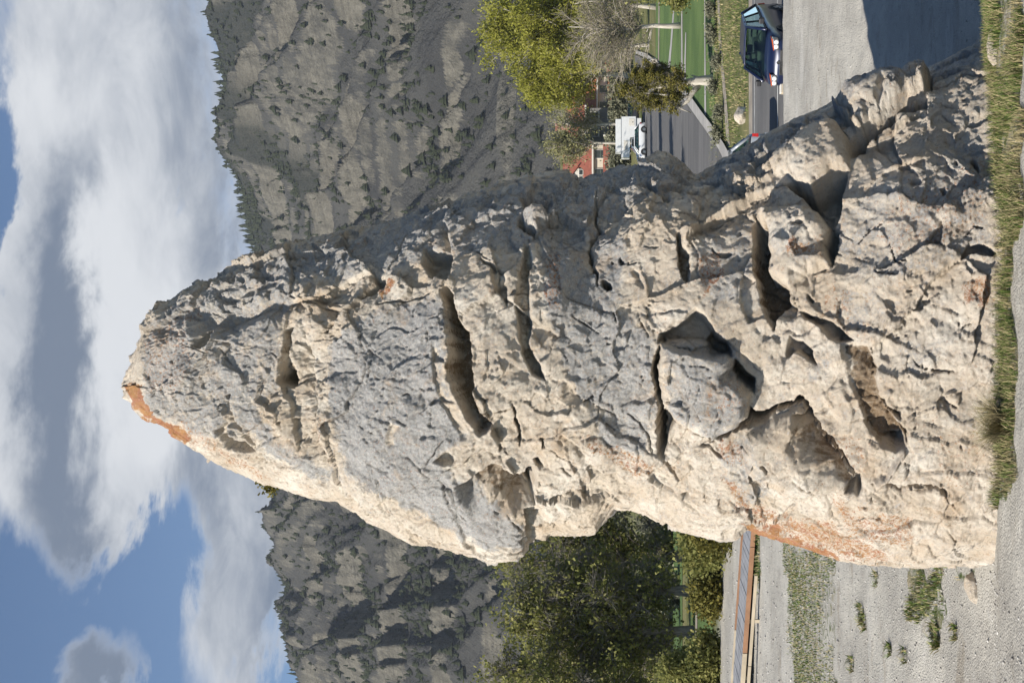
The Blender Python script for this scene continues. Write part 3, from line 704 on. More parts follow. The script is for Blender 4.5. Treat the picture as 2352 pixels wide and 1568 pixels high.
    pa([(1520,770),(1690,780),(1720,930),(1690,1000),(1620,1000),(1540,940)], .78)
    pa([(1590,560),(1700,470),(1730,560),(1720,680),(1640,700),(1600,640)], .6)
    pa([(1600,400),(1720,340),(1800,330),(1740,420),(1620,440)], .6)
    pa([(1880,500),(2000,450),(2250,280),(2280,560),(2100,640),(1960,640)], .55)
    pa([(1900,680),(2000,640),(2050,700),(1960,770)], .5); pa([(1640,1000),(1720,990),(1760,1060),(1780,1150),(1700,1150),(1650,1090)], .6)
    pa([(2000,800),(2120,760),(2200,780),(2100,870)], .45); pa([(2080,1000),(2140,980),(2150,1060),(2100,1080)], .45); pa([(1840,840),(1900,820),(1920,860),(1860,890)], .5)
    pa([(1740,560),(1800,480),(1850,520),(1900,560),(1860,610),(1790,600)], .45)
    og([(297,878),(300,930),(420,1012),(440,1000),(350,930),(325,880)], 1.0, 8)
    og([(318,780),(420,690),(480,660),(440,760),(450,860),(400,930),(330,900)], .42, 30)
    og([(400,930),(520,1030),(640,1110),(600,1110),(430,1015)], .5)
    og([(855,660),(885,640),(910,650),(880,690)], .75, 8)
    og([(1640,1080),(1690,1170),(1760,1215),(1880,1262),(1960,1290),(2060,1300),(2040,1255),(1900,1200),(1800,1185),(1730,1150),(1690,1100)], .62, 34)
    og([(1690,1190),(1730,1200),(1800,1222),(1900,1262),(1940,1292),(1860,1275),(1740,1235)], .95, 14)
    og([(1330,980),(1420,1030),(1480,1040),(1520,1090),(1450,1090),(1340,1030)], .55); og([(1250,580),(1290,570),(1290,720),(1250,720)], .5); og([(1595,580),(1650,570),(1670,640),(1610,700)], .55)
    og([(1620,870),(1700,850),(1720,930),(1620,960)], .4); og([(2210,640),(2280,640),(2275,710),(2215,700)], .6, 10); og([(1890,640),(1960,670),(1960,770),(1880,760)], .42); og([(1860,560),(1890,540),(1900,600),(1860,600)], .45)
    og([(1820,560),(1870,560),(1870,590),(1820,600)], .6, 8); og([(1990,520),(2100,430),(2270,330),(2270,520),(2060,600)], .40); og([(2130,1000),(2260,980),(2250,1130),(2160,1130)], .36); og([(1640,1000),(1700,1010),(1720,1080),(1650,1060)], .5); og([(1900,1130),(2100,1190),(2100,1250),(1950,1240)], .55)
    og([(700,930),(760,960),(740,1010),(690,970)], .4, 10); og([(1880,1000),(1990,1000),(1990,1090),(1900,1080)], .4)
    def stn_shade_(w, pts, val): G2.paint(w, pts, val, 14, stn_shade)  # brown of real stains and of shade in recesses share this mask
    stn_shade_('B', [(1130,800),(1240,820),(1272,1040),(1342,1180),(1376,1568),(1520,1790),(1420,1870),(1240,1570),(1170,1350),(1190,1200),(1140,900)], .75)
    stn_shade_('G', [(105,130),(150,60),(230,120),(225,250),(245,350),(230,470),(330,540),(390,580),(385,700),(300,800),(280,900),(220,800),(180,700),(130,500),(110,300)], .9)
    stn_shade_('G', [(800,1000),(960,1010),(1040,1180),(1055,1390),(1130,1500),(1255,1690),(1180,1790),(1080,1760),(960,1630),(900,1440),(850,1200)], .8)
    stn_shade_('H', [(390,420),(520,420),(640,530),(760,650),(830,760),(890,850),(780,850),(700,740),(600,660),(450,560)], .6)  # boulder facet turned from the sun, its shade painted brown
    stn_shade_('A', [(965,690),(970,540),(1040,500),(1010,620),(1030,800),(1000,900),(920,880)], .6); stn_shade_('B', [(1690,450),(1800,600),(1800,1100),(1900,1440),(1740,1290),(1680,900)], .5)
    stn_shade_('C', [(1250,870),(1500,735),(1700,830),(1820,1000),(1640,980),(1500,940)], .6); stn_shade_('D', [(1110,780),(1220,900),(1200,1130),(1120,920)], .7)  # shaded side face and a recess, darkened in the colour
    stn_shade_('D', [(840,1300),(900,1300),(1500,1900),(1600,1700),(1300,1400)], .0)
    pat = np.clip(pat * (1 - 0.85 * fresh) + 0.25 * np.clip(terr - fl, -.2, .2), 0, 1); pat = np.where(front, pat, 0.6)
    ext = lambda A: np.concatenate([A, A[:1]])
    add_attr(me, 'patina', ext(pat)); add_attr(me, 'lichen', ext(org * (1 - 0.8 * fresh))); add_attr(me, 'stain_shade', ext(stn_shade))
    add_attr(me, 'crack', ext(np.clip(lines + .4 * pock, 0, 1)))
    return me

def rock_material():
    m, nt = new_mat('travertine')
    p = nt.obj
    n1 = nt.noise(p, 1.3, 6, 0.6, 0.3); n2 = nt.noise(p, 6.0, 6, 0.65, 0.4); n3 = nt.noise(p, 24.0, 5, 0.7); n4 = nt.noise(p, 46.0, 4, 0.75)
    cream = nt.mix(nt.step(n1, 0.32, 0.68), (0.60, 0.50, 0.38), (0.76, 0.695, 0.595))
    cream = nt.mix(nt.step(n2, 0.40, 0.75), cream, (0.60, 0.49, 0.375))
    cream = nt.mix(nt.m('MULTIPLY', nt.step(n3, 0.60, 0.78), 0.30), cream, (0.36, 0.29, 0.21))
    # grey weathered crust, also deepening the shade of the right flank
    pf = nt.m('ADD', nt.attr('patina'), nt.m('ADD', nt.m('MULTIPLY', nt.m('SUBTRACT', n2, 0.5), 1.5), nt.m('MULTIPLY', nt.m('SUBTRACT', n3, 0.5), 1.4)))
    grey = nt.mix(nt.step(n3, 0.3, 0.7), (0.30, 0.295, 0.288), (0.50, 0.488, 0.468))
    grey = nt.mix(nt.m('MULTIPLY', nt.step(nt.noise(p, 45.0, 4, 0.7), 0.52, 0.68), 0.75), grey, (0.62, 0.565, 0.48))
    grey = nt.mix(nt.m('MULTIPLY', nt.step(nt.noise(nt.mapv(p, loc=(5, 2, 8)), 14.0, 6, 0.7), 0.56, 0.74), 0.5), grey, (0.17, 0.168, 0.165))
    col = nt.mix(nt.step(pf, 0.26, 0.86), cream, grey)
    # dark weathering varnish in ragged patches, and warm buff where the skin has scaled off
    vf = nt.m('MULTIPLY', nt.step(nt.noise(nt.mapv(p, loc=(11, 3, 6)), 2.6, 9, 0.74, 0.5), 0.555, 0.66), nt.step(n3, 0.36, 0.60))
    col = nt.mix(nt.m('MULTIPLY', vf, 0.62), col, (0.135, 0.118, 0.10))
    bf_ = nt.step(nt.noise(nt.mapv(p, loc=(1, 13, 9)), 1.7, 7, 0.68, 0.4), 0.54, 0.68)
    col = nt.mix(nt.m('MULTIPLY', bf_, 0.45), col, (0.56, 0.40, 0.25))
    # brown water stains under the overhangs, and shade painted into recesses and facets
    sf = nt.m('ADD', nt.attr('stain_shade'), nt.m('MULTIPLY', nt.m('SUBTRACT', nt.noise(nt.mapv(p, scale=(5, 5, 1.2)), 3.0, 6, 0.65), 0.5), 1.3))
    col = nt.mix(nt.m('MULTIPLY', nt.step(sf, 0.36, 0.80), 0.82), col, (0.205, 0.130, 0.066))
    # orange crust lichen, in flecks
    lf = nt.m('ADD', nt.m('MULTIPLY', nt.attr('lichen'), 0.35), nt.m('MULTIPLY', nt.noise(nt.mapv(p, loc=(1, 9, 4)), 25.0, 6, 0.78), 0.85))
    lcol = nt.mix(nt.step(n2, 0.38, 0.62), (0.34, 0.10, 0.03), (0.42, 0.19, 0.045))
    col = nt.mix(nt.m('MULTIPLY', nt.step(lf, 0.565, 0.70), 0.85), col, lcol)
    col = nt.mix(nt.m('MULTIPLY', nt.step(n4, 0.56, 0.70), 0.36), col, (0.13, 0.115, 0.10))
    col = nt.mix(nt.m('MULTIPLY', nt.step(nt.noise(nt.mapv(p, loc=(7, 7, 1)), 38.0, 4, 0.75), 0.56, 0.68), 0.5), col, (0.74, 0.68, 0.58))
    col = nt.mix(nt.m('MULTIPLY', nt.step(nt.noise(nt.mapv(p, loc=(2, 5, 3), scale=(1, 1, .5)), 19.0, 7, 0.78), 0.58, 0.67), 0.5), col, (0.12, 0.105, 0.09))
    # darker along the fracture lines and in the pocks
    col = nt.mix(nt.m('MULTIPLY', nt.attr('crack'), 0.35), col, (0.10, 0.08, 0.06))
    setb(nt, Base_Color=col, Roughness=0.92)
    nt.bs.inputs['Specular IOR Level'].default_value = 0.2
    hgt = nt.m('ADD', nt.m('MULTIPLY', nt.noise(p, 26.0, 7, 0.78, 0.5), 1.0), nt.m('MULTIPLY', nt.noise(nt.mapv(p, scale=(1, 1, 2.2)), 110.0, 3, 0.7), 0.4))
    setb(nt, Normal=nt.bump(hgt, 0.9, 0.045))
    return m

rock = obj('rock_pinnacle', build_rock(), rock_material())
tag(rock, 'towering cream and grey limestone pinnacle with deep cracks and orange lichen', 'rock')
# ================================================================== TERRAIN
_zR = np.array([(-200,6),(0,3.2),(5,2.6),(10,1.3),(14,.36),(16.5,.12),(18,.0),(19.8,-.42),(22,-.45),(28,.0),(34,.36),(36.3,.43),(37.2,.30),(38.7,-.75),(43,-.78),(58,-.8),(80,-.5),(178,.12),(230,2.5),(300,5),(600,15),(900,40),(1400,60),(9000,80)], float)
_zL = np.array([(-200,6),(0,3.2),(5,2.6),(10,1.3),(14,.36),(16.5,.12),(18.0,-.03),(19.5,-.36),(22,-.2),(25,.1),(32,.6),(40,1.05),(44,1.15),(47,1.2),(50,.85),(62,1.0),(100,.5),(178,.5),(230,2.5),(300,5),(600,15),(900,40),(1400,60),(9000,80)], float)
def zt(x, y):
    x = np.asarray(x, float); y = np.asarray(y, float)
    L = np.interp(y, _zL[:, 0], _zL[:, 1]); Rr = np.interp(y, _zR[:, 0], _zR[:, 1])
    w = sst(x, -1.5, 3.5)
    z = L * (1 - w) + Rr * w
    q = np.stack([np.ravel(x) * 0.33, np.ravel(y) * 0.33, 0 * np.ravel(x)], -1)
    n = perlin(q).reshape(np.shape(x)) if np.ndim(x) else float(perlin(q)[0])
    fade = np.clip((60 - y) / 40, 0, 1) * np.clip((y - 8) / 8, 0, 1)
    return z + 0.05 * n * fade
def zts(x, y): return float(zt(np.array([x]), np.array([y]))[0])
_ys = np.geomspace(11, 1400, 6000)
def gnd(px, py, ymin=11.0):
    """where the ray through a pixel meets the terrain"""
    d = ray(px, py); ys = _ys[_ys >= ymin]
    xs = d.x / d.y * ys; zs = EYE + d.z / d.y * ys
    hit = np.nonzero(zs < zt(xs, ys))[0]
    k = hit[0] if len(hit) else len(ys) - 1
    return Vector((xs[k], ys[k], zts(xs[k], ys[k])))

def poly_in(x, y, pts):
    ins = np.zeros(len(x), bool); n = len(pts)
    for k in range(n):
        a = pts[k]; b = pts[(k + 1) % n]
        if a[1] == b[1]: continue
        ins ^= ((a[1] > y) != (b[1] > y)) & (x < (b[0] - a[0]) * (y - a[1]) / (b[1] - a[1]) + a[0])
    return ins

def ground_mat():
    m, nt = new_mat('gravel_ground')
    p = nt.pos
    n1 = nt.noise(p, 0.6, 5, 0.6); n2 = nt.noise(p, 5.0, 5, 0.65); n3 = nt.noise(p, 38.0, 3, 0.7); v = nt.voro(p, 30.0)
    col = nt.mix(nt.step(n1, 0.35, 0.65), (0.345, 0.325, 0.285), (0.46, 0.435, 0.38))
    col = nt.mix(nt.m('MULTIPLY', nt.step(n2, 0.52, 0.72), 0.4), col, (0.22, 0.205, 0.185))
    col = nt.mix(nt.m('MULTIPLY', nt.step(n3, 0.55, 0.72), 0.65), col, (0.16, 0.15, 0.135))
    col = nt.mix(nt.m('MULTIPLY', nt.step(nt.noise(nt.mapv(p, loc=(3, 3, 3)), 30.0, 3, 0.7), 0.60, 0.72), 0.7), col, (0.60, 0.57, 0.52))
    col = nt.mix(nt.m('MULTIPLY', nt.step(nt.noise(nt.mapv(p, scale=(.5, 1.6, 1)), 0.9, 7, 0.7, .5), 0.55, 0.68), 0.5), col, (0.20, 0.165, 0.12))
    col = nt.mix(nt.m('MULTIPLY', nt.step(nt.noise(nt.mapv(p, scale=(.3, 1.2, 1), loc=(4, 4, 0)), 1.3, 6, 0.65), 0.56, 0.66), 0.45), col, (0.52, 0.50, 0.46))
    fine = nt.mix(nt.step(nt.noise(p, 3.0, 5, 0.7), 0.35, 0.7), (0.045, 0.075, 0.018), (0.13, 0.14, 0.05))
    dry = nt.mix(nt.step(n2, 0.35, 0.65), (0.20, 0.165, 0.10), (0.30, 0.26, 0.17))
    g = nt.m('ADD', nt.attr('grass'), nt.m('MULTIPLY', nt.m('SUBTRACT', n2, 0.5), 1.2))
    gcol = nt.mix(nt.step(nt.noise(p, 1.6, 5, 0.6), 0.42, 0.64), fine, dry)
    col = nt.mix(nt.step(g, 0.42, 0.75), col, gcol)
    far = nt.attr('far')
    fcol = nt.mix(nt.step(nt.noise(p, 0.25, 6, 0.65), 0.35, 0.65), (0.075, 0.095, 0.030), (0.20, 0.185, 0.085))
    col = nt.mix(far, col, fcol)
    setb(nt, Base_Color=col, Roughness=0.95)
    nt.bs.inputs['Specular IOR Level'].default_value = 0.15
    h = nt.m('ADD', nt.m('MULTIPLY', n3, 0.5), nt.m('ADD', nt.m('MULTIPLY', n2, 1.0), nt.m('MULTIPLY', v, 0.4)))
    setb(nt, Normal=nt.bump(h, 0.7, 0.05))
    return m

GRASS_ZONES = [  # display-pixel outlines of the grassy patches on the gravel
    [(2250,-60),(2352,-60),(2356,200),(2346,420),(2334,560),(2340,800),(2332,900),(2330,1090),(2308,1180),(2280,1245),(2258,1275),(2232,1200),(2250,1040),(2268,800),(2270,600),(2258,350),(2245,80)],
    [(1802,1240),(1850,1250),(1925,1280),(1918,1400),(1925,1568),(1925,1640),(1825,1640),(1812,1400)],
    [(2085,1296),(2140,1300),(2150,1340),(2140,1420),(2100,1430),(2080,1360)], [(2150,1300),(2175,1300),(2170,1380),(2155,1385)], [(2195,1285),(2250,1285),(2245,1320),(2205,1315)],
    [(1722,1240),(1745,1230),(1750,1330),(1725,1400)],
]
ZONES_G = []
for z in GRASS_ZONES:
    ZONES_G.append([(q.x, q.y) for q in (gnd(a, b) for a, b in z)])

def build_ground():
    ys = np.concatenate([np.linspace(-60, 8, 18), np.linspace(8.5, 15, 24), np.arange(15.08, 26, 0.06), np.geomspace(26, 60, 200), np.geomspace(60.6, 900, 130), np.geomspace(950, 2600, 14)])
    s = np.linspace(-1, 1, 301); s = np.sign(s) * (0.30 * np.abs(s) + 0.7 * np.abs(s) ** 3)
    X = s[None] * (np.maximum(ys, 0)[:, None] * 1.1 + 14); Y = ys[:, None] + 0 * X
    x = X.ravel(); y = Y.ravel(); z = zt(x, y)
    near = np.clip((60 - y) / 30, 0, 1) * (y > 8)
    q = np.stack([x, y, 0 * x], -1)
    z = z + near * (0.020 * fbm(q * 2.5, 3) + 0.012 * fbm(q * 11, 2))
    P = np.stack([x, y, z], -1)
    me = mesh_from('ground', P, grid_faces(len(ys), len(s)))
    g = np.zeros(len(x), np.float32)
    jx = x + .45 * fbm(q * 1.1, 3); jy = y + .7 * fbm(q * 1.1 + 9, 3)
    for k, zz in enumerate(ZONES_G): g[poly_in(jx, jy, zz)] = 0.66 if k != 1 else 0.50
    g = np.maximum(g, 0.22 * (y > 12) * (x < 0) * (perlin(q * 0.5) > 0.1) * (y < 40))
    add_attr(me, 'grass', g)
    w = sst(x, -1.5, 3.5); far = np.where(w > 0.5, sst(y, 56.5, 57.5), sst(y, 49, 54))
    add_attr(me, 'far', far)
    return me
ground = tag(obj('ground', build_ground(), ground_mat()), kind='structure')

def sheet(name, A, B, mat, off, ymin=37.5, n=60, m=8, label=None, world=False):
    """a strip draped on the terrain between two lines given as display pixels"""
    a = A if world else [gnd(p[0], p[1], ymin) for p in A]; b = B if world else [gnd(p[0], p[1], ymin) for p in B]
    def res(L):
        L = np.array([(p[0], p[1]) for p in L]); t = np.concatenate([[0], np.cumsum(np.hypot(*np.diff(L, axis=0).T))]); t /= t[-1]
        q = np.linspace(0, 1, n); return np.stack([np.interp(q, t, L[:, 0]), np.interp(q, t, L[:, 1])], -1)
    a = res(a); b = res(b); w = np.linspace(0, 1, m)[None, :, None]
    G = a[:, None] * (1 - w) + b[:, None] * w
    x = G[..., 0].ravel(); y = G[..., 1].ravel()
    me = mesh_from(name, np.stack([x, y, zt(x, y) + off], -1), grid_faces(n, m))
    if me.polygons[len(me.polygons) // 2].normal.z < 0: me.flip_normals()
    return tag(obj(name, me, mat), kind='structure')

def asphalt_mat(name, a, b):
    m, nt = new_mat(name); p = nt.pos
    col = nt.mix(nt.step(nt.noise(nt.mapv(p, scale=(0.25, 1, 1)), 0.5, 5, 0.6), 0.35, 0.65), a, b)
    col = nt.mix(nt.m('MULTIPLY', nt.step(nt.noise(p, 20.0, 3, 0.7), 0.5, 0.7), 0.4), col, tuple(c * 1.5 for c in b))
    setb(nt, Base_Color=col, Roughness=0.9); return m
M_road = asphalt_mat('asphalt', (0.082, 0.080, 0.078), (0.125, 0.120, 0.115))
M_path = simple_mat('pale_concrete', (0.33, 0.315, 0.29), 0.9, 0.15, 0.8)
M_line = simple_mat('road_paint', (0.55, 0.55, 0.52), 0.8, 0.25, 3.0)
M_dirt = simple_mat('trodden_dirt', (0.26, 0.225, 0.18), 0.95, 0.25, 1.2)
def lawn_mat():
    m, nt = new_mat('lawn_grass'); p = nt.pos
    a = nt.mix(nt.step(nt.noise(p, 0.15, 5, 0.6), 0.35, 0.65), (0.065, 0.120, 0.022), (0.115, 0.180, 0.042))
    a = nt.mix(nt.m('MULTIPLY', nt.step(nt.noise(p, 3.0, 5, 0.7), 0.5, 0.75), 0.5), a, (0.11, 0.14, 0.045))
    setb(nt, Base_Color=a, Roughness=0.9, Normal=nt.bump(nt.noise(p, 12.0, 4, 0.8), 0.8, 0.1)); return m
M_lawn = lawn_mat()
WL = lambda pts: [Vector((x, y, 0)) for x, y in pts]
sheet('road', WL([(3.2, 38.9), (70, 38.9)]), WL([(3.2, 56.0), (70, 57.5)]), M_road, 0.012, world=True, n=80, m=20)
sheet('road_edge_line', WL([(3.2, 47.6), (70, 47.2)]), WL([(3.2, 47.75), (70, 47.35)]), M_line, 0.020, world=True, n=80, m=2)
sheet('road_edge_line', WL([(3.2, 55.0), (70, 56.3)]), WL([(3.2, 55.13), (70, 56.43)]), M_line, 0.020, world=True, n=80, m=2)
sheet('road_shoulder', WL([(3.2, 56.05), (70, 57.55)]), WL([(3.2, 57.4), (70, 59.0)]), M_dirt, 0.012, world=True, n=80, m=3)
sheet('lawn', [(1507, 460), (1507, -160)], [(1643, 460), (1643, -160)], M_lawn, 0.03, n=90, m=60)
KA = [(1462,126),(1505,155),(1528,182),(1577,235),(1622,296),(1660,350),(1690,420)]
sheet('street', KA, [(1458,128),(1467,180),(1474,230),(1480,290),(1485,350),(1490,420),(1500,600)], M_road, 0.09, n=90, m=30)
sheet('pavement', [(1462,123),(1506,151),(1529,178),(1578,231),(1623,292),(1661,346),(1691,416)], [(1464,116),(1513,141),(1540,168),(1593,222),(1640,284),(1676,338),(1706,408)], M_path, 0.17, n=80, m=4)
sheet('footpath', [(1512,165),(1513,60),(1514,-160)], [(1514.5,165),(1516,60),(1517,-160)], M_dirt, 0.05, n=40, m=3)
sheet('footpath', [(1532,185),(1541,100),(1549,0),(1556,-120)], [(1538,185),(1545,100),(1552,0),(1559,-120)], M_path, 0.05, n=40, m=3)
sheet('footpath', [(1565,215),(1566,120),(1566,-120)], [(1570.5,215),(1569.5,120),(1568,-120)], M_path, 0.05, n=40, m=3)
sheet('footpath', [(1572,215),(1573,160),(1576,75)], [(1577,215),(1577,160),(1578,75)], M_path, 0.055, n=40, m=3)
sheet('footpath', [(1620,400),(1620,250),(1620,120),(1619,-120)], [(1624,400),(1624,250),(1622.5,120),(1621,-120)], M_path, 0.05, n=60, m=3)
sheet('footpath', [(1672,360),(1663,230),(1652,100),(1646,-60)], [(1680,360),(1670,230),(1658,100),(1651,-60)], M_dirt, 0.02, n=60, m=3)
sheet('lawn', [(1585,1700),(1585,1380),(1585,1150)], [(1632,1700),(1640,1380),(1640,1150)], M_lawn, 0.02, ymin=49, n=60, m=30)
sheet('footpath', [(1598,1700),(1600,1250)], [(1603,1700),(1604,1250)], M_dirt, 0.04, ymin=49, n=40, m=3)
sheet('lawn', [(1540,1700),(1540,1380),(1540,1150)], [(1568,1700),(1568,1380),(1568,1150)], M_lawn, 0.02, ymin=49, n=60, m=30)

# ------------------------------------------------------------------ grass blades, pebbles
def blades(name, xs, ys, hmin, hmax, wid, lean, seed, zoff=0.0, sub=1):
    r = np.random.RandomState(seed); n = len(xs); z = zt(xs, ys) + zoff
    h = r.uniform(hmin, hmax, n); a = r.uniform(0, 2 * math.pi, n); ln = r.uniform(0.1, 1.0, n) * lean * h; la = r.uniform(0, 2 * math.pi, n)
    w = wid * r.uniform(0.6, 1.3, n); dx_, dy_ = np.cos(a) * w, np.sin(a) * w
    lx, ly = np.cos(la) * ln, np.sin(la) * ln
    v0 = np.stack([xs - dx_, ys - dy_, z], -1); v1 = np.stack([xs + dx_, ys + dy_, z], -1)
    v2 = np.stack([xs + dx_ * .7 + lx * .35, ys + dy_ * .7 + ly * .35, z + h * .6], -1); v3 = np.stack([xs - dx_ * .7 + lx * .35, ys - dy_ * .7 + ly * .35, z + h * .6], -1)
    v4 = np.stack([xs + lx, ys + ly, z + h * .98], -1); v5 = v4 + 0.2 * (v2 - v3)
    V = np.stack([v0, v1, v2, v3, v4, v5], 1).reshape(-1, 3); b = (np.arange(n) * 6)[:, None]
    F = np.concatenate([b + np.array([[0, 1, 2, 3]]), b + np.array([[3, 2, 5, 4]])])
    me = mesh_from(name, V, F, smooth=False)
    add_attr(me, 'tint', np.repeat(r.uniform(0, 1, n), 6))
    return me
def blade_mat(name, c0, c1, c2, thr=0.7):
    m, nt = new_mat(name); t = nt.attr('tint')
    col = nt.mix(nt.step(t, 0.0, thr), c0, c1); col = nt.mix(nt.step(t, thr, min(1, thr + 0.15)), col, c2)
    setb(nt, Base_Color=col, Roughness=0.75); nt.bs.inputs['Specular IOR Level'].default_value = 0.25
    return m
M_blade = blade_mat('green_grass_blades', (0.05, 0.085, 0.014), (0.12, 0.165, 0.035), (0.34, 0.285, 0.15), 0.52)
M_dry = blade_mat('dry_grass_blades', (0.17, 0.15, 0.075), (0.38, 0.31, 0.17), (0.12, 0.13, 0.04), 0.8)
def in_zone(zone, n, seed, dens=None):
    r = np.random.RandomState(seed); q = np.array(zone); lo, hi = q.min(0), q.max(0)
    x = r.uniform(lo[0] - .4, hi[0] + .4, n * 4); y = r.uniform(lo[1] - .5, hi[1] + .5, n * 4); qq = np.stack([x, y, 0 * x], -1)
    k = poly_in(x + .45 * fbm(qq * 1.1, 3), y + .7 * fbm(qq * 1.1 + 9, 3), zone) if hi[1] > 19 else poly_in(x, y, zone)
    x, y = x[k], y[k]
    if dens is not None:
        m = fbm(np.stack([x * dens, y * dens * .6, 0 * x + seed], -1), 3) > r.uniform(-0.35, 0.45, len(x)); x, y = x[m], y[m]
    return x[:n], y[:n]
for k, (zone, n, h0, h1, wd) in enumerate(zip(ZONES_G, (30000, 8000, 1300, 400, 600, 1800), (.03, .02, .04, .04, .04, .05), (.18, .07, .12, .10, .10, .15), (.0046, .009, .009, .009, .008, .012))):
    x, y = in_zone(zone, n, 11 + k, 1.1 if k != 1 else 0.5)
    tag(obj('grass', blades('grass', x, y, h0, h1, wd, 0.7, 40 + k), M_blade), ['green and dry grass fringing the foot of the pinnacle', 'low olive grass across the gravel terrace', 'grass tufts on the gravel beside the pinnacle', 'small grass patch on the gravel', 'grass tuft at the heel of the pinnacle', 'dark scrub beside the boardwalk'][k], 'grass', kind='stuff')
x, y = in_zone(ZONES_G[0], 16000, 71, 0.8)
tag(obj('dry_grass', blades('dry_grass', x, y, .04, .16, .006, 1.0, 77), M_dry), 'dry straw grass among the green at the rock foot', 'grass', kind='stuff')
# the dead straw tussock and single tufts
def tuft(name, label, px, py, n, rad, h0, h1, mat, seed, lean=0.9, ymin=11.0, wd=.006, group=None, cat='grass tuft'):
    c = gnd(px, py, ymin); r = np.random.RandomState(seed); rr = rad * np.sqrt(r.uniform(0, 1, n)) * 0.6; a = r.uniform(0, 6.283, n)
    me = blades(name, c.x + rr * np.cos(a), c.y + rr * np.sin(a), h0, h1, wd, lean, seed)
    return tag(obj(name, me, mat), label, cat, group)
tuft('grass_tussock', 'dry straw coloured bunch of grass at the rock foot', 2318, 968, 900, .30, .18, .46, M_dry, 5, 1.1, wd=.004)
for k, (a, b, n, rd, lab) in enumerate([(1980,1410,130,.34,0),(2045,1492,90,.20,0),(2150,1458,190,.36,0),(2196,1452,80,.22,0),(1958,1525,80,.28,0),(2014,1330,60,.22,0),(2080,1505,60,.22,0),(1986,1428,90,.28,0),(2152,1474,90,.24,0)]):
    tuft('grass_tuft', 'small green grass tuft standing alone on the grey gravel', a, b, n, rd, .03, .13, M_blade, 90 + k, lean=1.6, wd=.010, group='grass tufts on the gravel terrace')
def pebbles(name, n, seed, x0, x1, y0, y1, r0, r1):
    r = np.random.RandomState(seed); x = r.uniform(x0, x1, n); y = r.uniform(y0, y1, n); z = zt(x, y)
    base = np.array([(1,0,0),(-1,0,0),(0,1,0),(0,-1,0),(0,0,1),(0,0,-1)], float); F0 = np.array([(0,2,4),(2,1,4),(1,3,4),(3,0,4),(2,0,5),(1,2,5),(3,1,5),(0,3,5)])
    rad = (r0 + (r1 - r0) * r.uniform(0, 1, n) ** 8)[:, None, None]
    B = base[None] * r.uniform(0.6, 1.25, (n, 6, 1)) * np.array([1, 1, .6]); a = r.uniform(0, 6.283, n)[:, None]
    bx = B[..., 0] * np.cos(a) - B[..., 1] * np.sin(a); by = B[..., 0] * np.sin(a) + B[..., 1] * np.cos(a)
    V = np.stack([bx, by, B[..., 2]], -1) * rad + np.stack([x, y, z + rad[:, 0, 0] * .25], -1)[:, None]
    F = (np.arange(n) * 6)[:, None, None] + F0[None]
    me = mesh_from(name, V.reshape(-1, 3), F.reshape(-1, 3), smooth=False); add_attr(me, 'tint', np.repeat(r.uniform(0, 1, n), 6)); return me
m, nt = new_mat('pebble_stone'); t = nt.attr('tint')
setb(nt, Base_Color=nt.mix(t, (0.24, 0.225, 0.205), (0.55, 0.53, 0.49)), Roughness=0.9); M_peb = m
tag(obj('gravel', pebbles('gravel', 9000, 3, -7.5, -3.0, 15.5, 30, .005, .032), M_peb), 'loose grey gravel on the terrace left of the pinnacle', 'gravel', kind='stuff')
tag(obj('gravel', pebbles('gravel', 5000, 4, 3.5, 11.0, 16.5, 36, .005, .028), M_peb), 'loose pale gravel on the mound right of the pinnacle', 'gravel', kind='stuff')
tag(obj('gravel', pebbles('gravel', 4500, 6, -12.0, -4.0, 28, 46, .01, .05), M_peb), 'coarse gravel between terrace and boardwalk', 'gravel', kind='stuff')

# ------------------------------------------------------------------ single stones
def boulder(name, label, loc, size, seed, mat, rotz=0.0, cat='stone', pts=None, group=None):
    bm = bmesh.new(); bmesh.ops.create_icosphere(bm, subdivisions=4, radius=1.0)
    v = np.array([p.co[:] for p in bm.verts], np.float32)
    r = np.random.RandomState(seed)
    for k in range(9):                                   # flat breaks
        n_ = r.normal(size=3); n_ /= np.linalg.norm(n_); d = r.uniform(.55, .85); s_ = v @ n_ - d; v -= np.maximum(s_, 0)[:, None] * n_[None] * 0.9
    v += 0.10 * fbm(v * 1.5 + seed, 4)[:, None] * v
    v *= np.array(size, np.float32)[None]
    for p, q in zip(bm.verts, v): p.co = q
    me = bpy.data.meshes.new(name); bm.to_mesh(me); bm.free()
    me.polygons.foreach_set('use_smooth', np.ones(len(me.polygons), bool))
    for a, val in (('patina', 0.3), ('lichen', 0.05), ('stain_shade', 0.0)): add_attr(me, a, np.full(len(me.vertices), val))
    return tag(obj(name, me, mat, loc=loc, rotz=rotz), label, cat, group)
M_stone = rock.data.materials[0]
c = gnd(2240, 1352); boulder('stone', 'small pale stone lying on gravel near the pinnacle heel', c + Vector((0, 0, .04)), (.27, .14, .11), 3, M_stone, .4)
c = gnd(2312, 930); boulder('stone', 'small pale stone half sunk beside the straw tussock', c + Vector((0, 0, .03)), (.10, .09, .10), 8, M_stone)
c = gnd(1712, 262, 38); boulder('stone', 'large white stone on the roadside grass', c + Vector((0, 0, .17)), (.46, .34, .34), 12, M_stone, .3)
c = gnd(2288, 100); boulder('stone', 'low pale stone in the grass below the right flank', c + Vector((0, 0, .03)), (.30, .12, .09), 15, M_stone, .1)
c = gnd(1512, 142, 100); boulder('stone', 'white stone at the edge of the lawn by the pavement', c + Vector((0, 0, .3)), (.55, .45, .5), 17, M_stone, .1)
